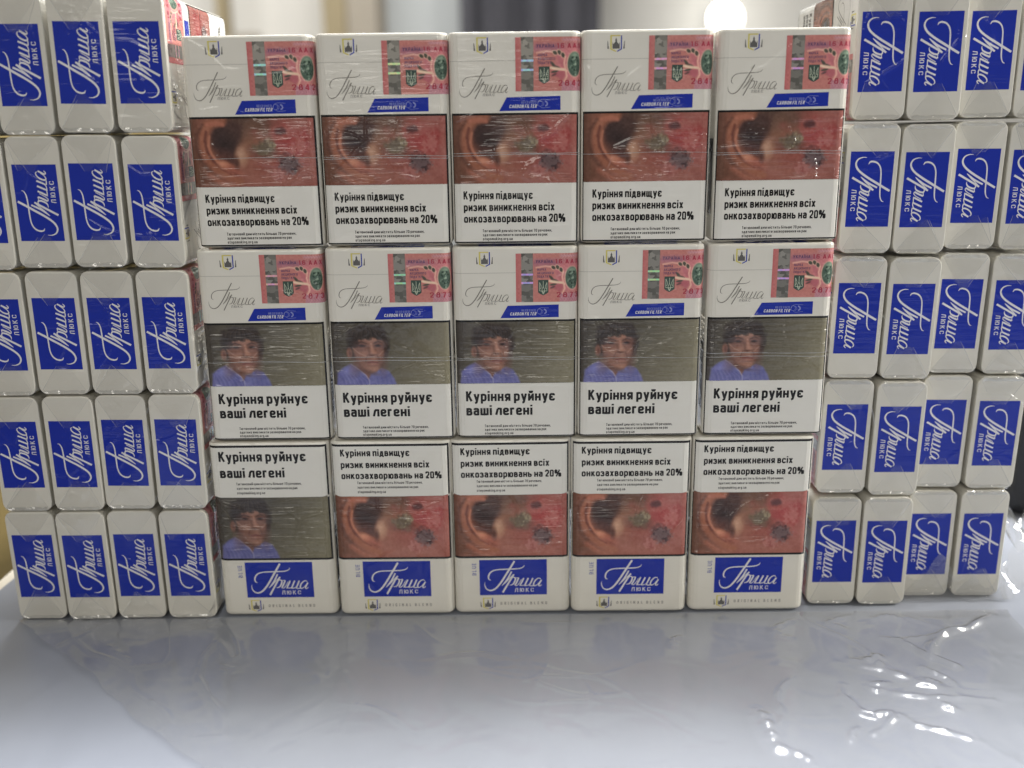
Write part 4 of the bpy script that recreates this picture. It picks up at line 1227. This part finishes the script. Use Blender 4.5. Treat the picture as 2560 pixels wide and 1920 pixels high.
# loose curl of film by the right stack and small film corner by the left stack
def curl(name, base, label, wd, mat):
    v = []; f = []
    n = len(base)
    for j, hgt in enumerate(wd):
        for (x, y, z) in base:
            v.append((x * MM + 0.0008 * math.sin(j * 2 + x), y * MM + hgt[0] * MM, z * MM + hgt[1] * MM))
    for j in range(len(wd) - 1):
        for i in range(n - 1):
            f.append((j * n + i, j * n + i + 1, (j + 1) * n + i + 1, (j + 1) * n + i))
    o = link(name, new_mesh(name, v, f, mat, True)); tag(o, label, 'plastic film'); return o
def smooth_pts(p, n=6):
    p = np.array(p, float); q = np.concatenate([[2 * p[0] - p[1]], p, [2 * p[-1] - p[-2]]]); out = []
    for i in range(len(p) - 1):
        a, b, c, d = q[i:i + 4]
        for t in np.linspace(0, 1, n, endpoint=(i == len(p) - 2)):
            out.append(0.5 * (2 * b + (c - a) * t + (2 * a - 5 * b + 4 * c - d) * t * t + (3 * b - a - 3 * c + d) * t ** 3))
    return out
M['film_curl'] = clear_film('loose_cellophane', white=0.05, rough=0.10, bump=0.0006, scale=60, tint=0.93, gloss=1.1)
curl('film_curl', smooth_pts([(236.5, 10, 2), (243, 12, 3), (250, 18, 9), (256, 26, 18), (255, 34, 27), (248, 36, 31), (246, 30, 26), (250, 26, 20), (258, 28, 22), (266, 34, 30)]),
     'curled loose cellophane beside the foot of the right stack', [(-7, -1), (-2, 1.5), (4, 3), (10, 6)], M['film_curl'])
curl('film_corner', smooth_pts([(-146.5, -4.5, 9), (-147.5, -6.5, 5), (-150, -9.5, 1.6), (-148, -14, 1.0), (-142, -12, 1.6)]),
     'small crumpled cellophane corner poking out between left stack and wall', [(-1.5, 0.3), (0.5, 1.6), (2.5, 1.2)], M['film_curl'])

def crumple():
    nx, nz = 70, 34; g = np.random.default_rng(77)
    X, Zz = np.meshgrid(np.linspace(186, 239, nx), np.linspace(0.6, 25, nz))
    Y = 6.6 - 5.0 * np.clip(1 - Zz / 7, 0, 1) ** 2
    for k in range(16):
        a = g.uniform(0.2, 2.6); wl = g.uniform(5, 16)
        Y += g.uniform(0.08, 0.30) * np.abs(np.sin((X * math.cos(a) + Zz * math.sin(a)) * 3.1416 / wl + g.uniform(0, 6))) 
    top = 14 + 6 * np.sin(X * 0.16) + 4 * np.sin(X * 0.37 + 1)
    v = np.stack([X.ravel(), Y.ravel(), Zz.ravel()], 1) * MM
    i = (np.arange(nz - 1)[:, None] * nx + np.arange(nx - 1)[None]).ravel()
    q = np.stack([i, i + 1, i + nx + 1, i + nx], 1)
    keep = (Zz < top).ravel()[q].all(1); q = q[keep]
    u = np.unique(q); mp = -np.ones(len(v), int); mp[u] = np.arange(len(u))
    return new_mesh('film_wrap', v[u], mp[q].tolist(), M['film_crinkle'], True)
o = link('film_wrap', crumple())
tag(o, 'crumpled clear film leaning on the feet of the two outermost right packs', 'plastic film')

# ------------------------------------------------------------------ things round the table, far out of focus
M['floor'] = plain('floor_tile', (0.35, 0.31, 0.26), 0.5, 0.1, 6)
o = link('floor', MB().box(-6, 6, -3, 4, -0.78, -0.75).mesh('floor', M['floor'])); o['kind'] = 'structure'
M['wall'] = plain('white_wall_paint', (0.80, 0.79, 0.75), 0.7, 0.03, 3)
o = link('wall', MB().box(-4, 4, 2.75, 2.85, -0.75, 2.4).mesh('wall', M['wall'])); o['kind'] = 'structure'
M['beige'] = plain('beige_post_paint', (0.34, 0.28, 0.17), 0.6, 0.1, 9)
M['beige2'] = plain('grey_beige_post_paint', (0.38, 0.34, 0.28), 0.6, 0.1, 9)
M['greyblue'] = plain('grey_blue_panel', (0.50, 0.53, 0.54), 0.5, 0.05, 5)
M['dark'] = plain('dark_grey_cloth', (0.085, 0.085, 0.10), 0.9, 0.35, 7)
M['wood'] = plain('olive_brown_board', (0.20, 0.15, 0.055), 0.6, 0.1, 12)
M['blackplastic'] = plain('black_plastic', (0.008, 0.008, 0.009), 0.5, 0.1, 12)

t = empty('shelf_post', (-0.49, 2.5, -0.75)); tag(t, 'blurred olive beige post behind the wall of packs', 'post')
link('upright', MB().box(-0.055, 0.01, -0.03, 0.03, 0, 2.3).mesh('upright', M['beige']), t)
link('flange', MB().box(0.012, 0.10, -0.02, 0.02, 0, 2.3).mesh('flange', M['beige2']), t)
t = empty('door_frame', (-0.865, 2.6, -0.75)); tag(t, 'blurred thin beige door frame above the left end of the top row', 'door frame')
link('upright', MB().box(-0.016, 0.016, -0.03, 0.03, 0, 2.3).mesh('upright', M['beige']), t)
link('bracket', MB().box(0.018, 0.10, -0.03, 0.03, 1.05, 1.265).mesh('bracket', M['beige2']), t)
t = empty('grey_panel', (-0.28, 2.62, -0.75)); tag(t, 'pale blue grey panel blurred between post and dark curtain', 'panel')
link('board', MB().box(-0.10, 0.14, -0.02, 0.02, 0, 2.3).mesh('board', M['greyblue']), t)
link('edge', MB().box(-0.125, -0.102, -0.025, 0.025, 0, 2.3).mesh('edge', M['beige2']), t)
# hanging dark curtain with folds
def curtain():
    nx, nz = 60, 8; v = []; f = []
    for k in range(nz):
        for i in range(nx):
            x = -0.15 + 0.40 * i / (nx - 1)
            v.append((x, 2.45 + 0.03 * math.sin(x * 62) + 0.012 * math.sin(x * 150 + k), -0.72 + 2.9 * k / (nz - 1)))
    for k in range(nz - 1):
        for i in range(nx - 1): f.append((k * nx + i, k * nx + i + 1, (k + 1) * nx + i + 1, (k + 1) * nx + i))
    return new_mesh('curtain', v, f, M['dark'], True)
o = link('curtain', curtain()); tag(o, 'dark grey hanging cloth blurred above the middle of the wall', 'curtain')
# round lamp
def lamp():
    m, nt, N, L, b = nodes_of('lit_lamp_glass')
    b.inputs['Base Color'].default_value = (0.9, 0.9, 0.85, 1)
    b.inputs['Emission Color'].default_value = (1, 0.97, 0.9, 1); b.inputs['Emission Strength'].default_value = 9.0
    return m
M['lamp'] = lamp()
t = empty('wall_lamp', (0.645, 2.66, 0.545)); tag(t, 'glowing round lamp blurred to a white disc at top right', 'lamp')
mb = MB(); n, k = 20, 10
vv = [(0.048 * math.sin(math.pi * j / k) * math.cos(6.283 * i / n), -0.02 + 0.030 * math.sin(math.pi * j / k) * math.sin(6.283 * i / n), 0.048 * math.cos(math.pi * j / k)) for j in range(k + 1) for i in range(n)]
mb.add(vv, [(j * n + i, j * n + (i + 1) % n, (j + 1) * n + (i + 1) % n, (j + 1) * n + i) for j in range(k) for i in range(n)])
link('globe', mb.mesh('globe', M['lamp'], True), t)
link('mount', MB().box(-0.03, 0.03, 0.012, 0.088, -0.03, 0.03).mesh('mount', M['greyblue']), t)
# olive brown cabinet left of the table, black case on the table at the right
t = empty('cabinet', (-0.60, 0.36, -0.75)); tag(t, 'olive brown cabinet side blurred beyond the left table edge', 'cabinet')
link('carcass', MB().box(-0.25, 0.25, -0.22, 0.25, 0.05, 1.0).mesh('carcass', M['wood']), t)
link('door', MB().box(-0.24, 0.24, -0.24, -0.222, 0.08, 0.98).mesh('door', M['wood']), t)
link('plinth', MB().box(-0.23, 0.23, -0.20, 0.23, 0.0, 0.049).mesh('plinth', M['blackplastic']), t)
def rounded_case(w, d, h, r):
    v = []; f = []; n = 24
    prof = [(0.0, r), (r * 0.3, r * 0.3), (r, 0.0), (w - r, 0.0), (w - r * 0.3, r * 0.3), (w, r), (w, h - r), (w - r * 0.3, h - r * 0.3), (w - r, h), (r, h), (r * 0.3, h - r * 0.3), (0, h - r)]
    k = len(prof)
    for y, s in ((0.0, 0.004), (0.004, 0.0), (d - 0.004, 0.0), (d, 0.004)):
        for a, b in prof:
            v.append((a + (s if a < w / 2 else -s), y, b + (s if b < h / 2 else -s)))
    for j in range(3):
        for i in range(k): f.append((j * k + i, j * k + (i + 1) % k, (j + 1) * k + (i + 1) % k, (j + 1) * k + i))
    f.append(tuple(reversed(range(k)))); f.append(tuple(3 * k + i for i in range(k)))
    return v, f
t = empty('black_case', (0.287, 0.105, 0.001)); tag(t, 'black rounded case standing on the sheet behind the right stack', 'case')
v, f = rounded_case(0.22, 0.07, 0.16, 0.012)
link('shell', new_mesh('shell', v, f, M['blackplastic']), t)
link('handle', MB().box(0.06, 0.16, 0.025, 0.045, 0.165, 0.18).box(0.06, 0.07, 0.025, 0.045, 0.158, 0.1645).box(0.15, 0.16, 0.025, 0.045, 0.158, 0.1645).mesh('handle', M['blackplastic']), t)
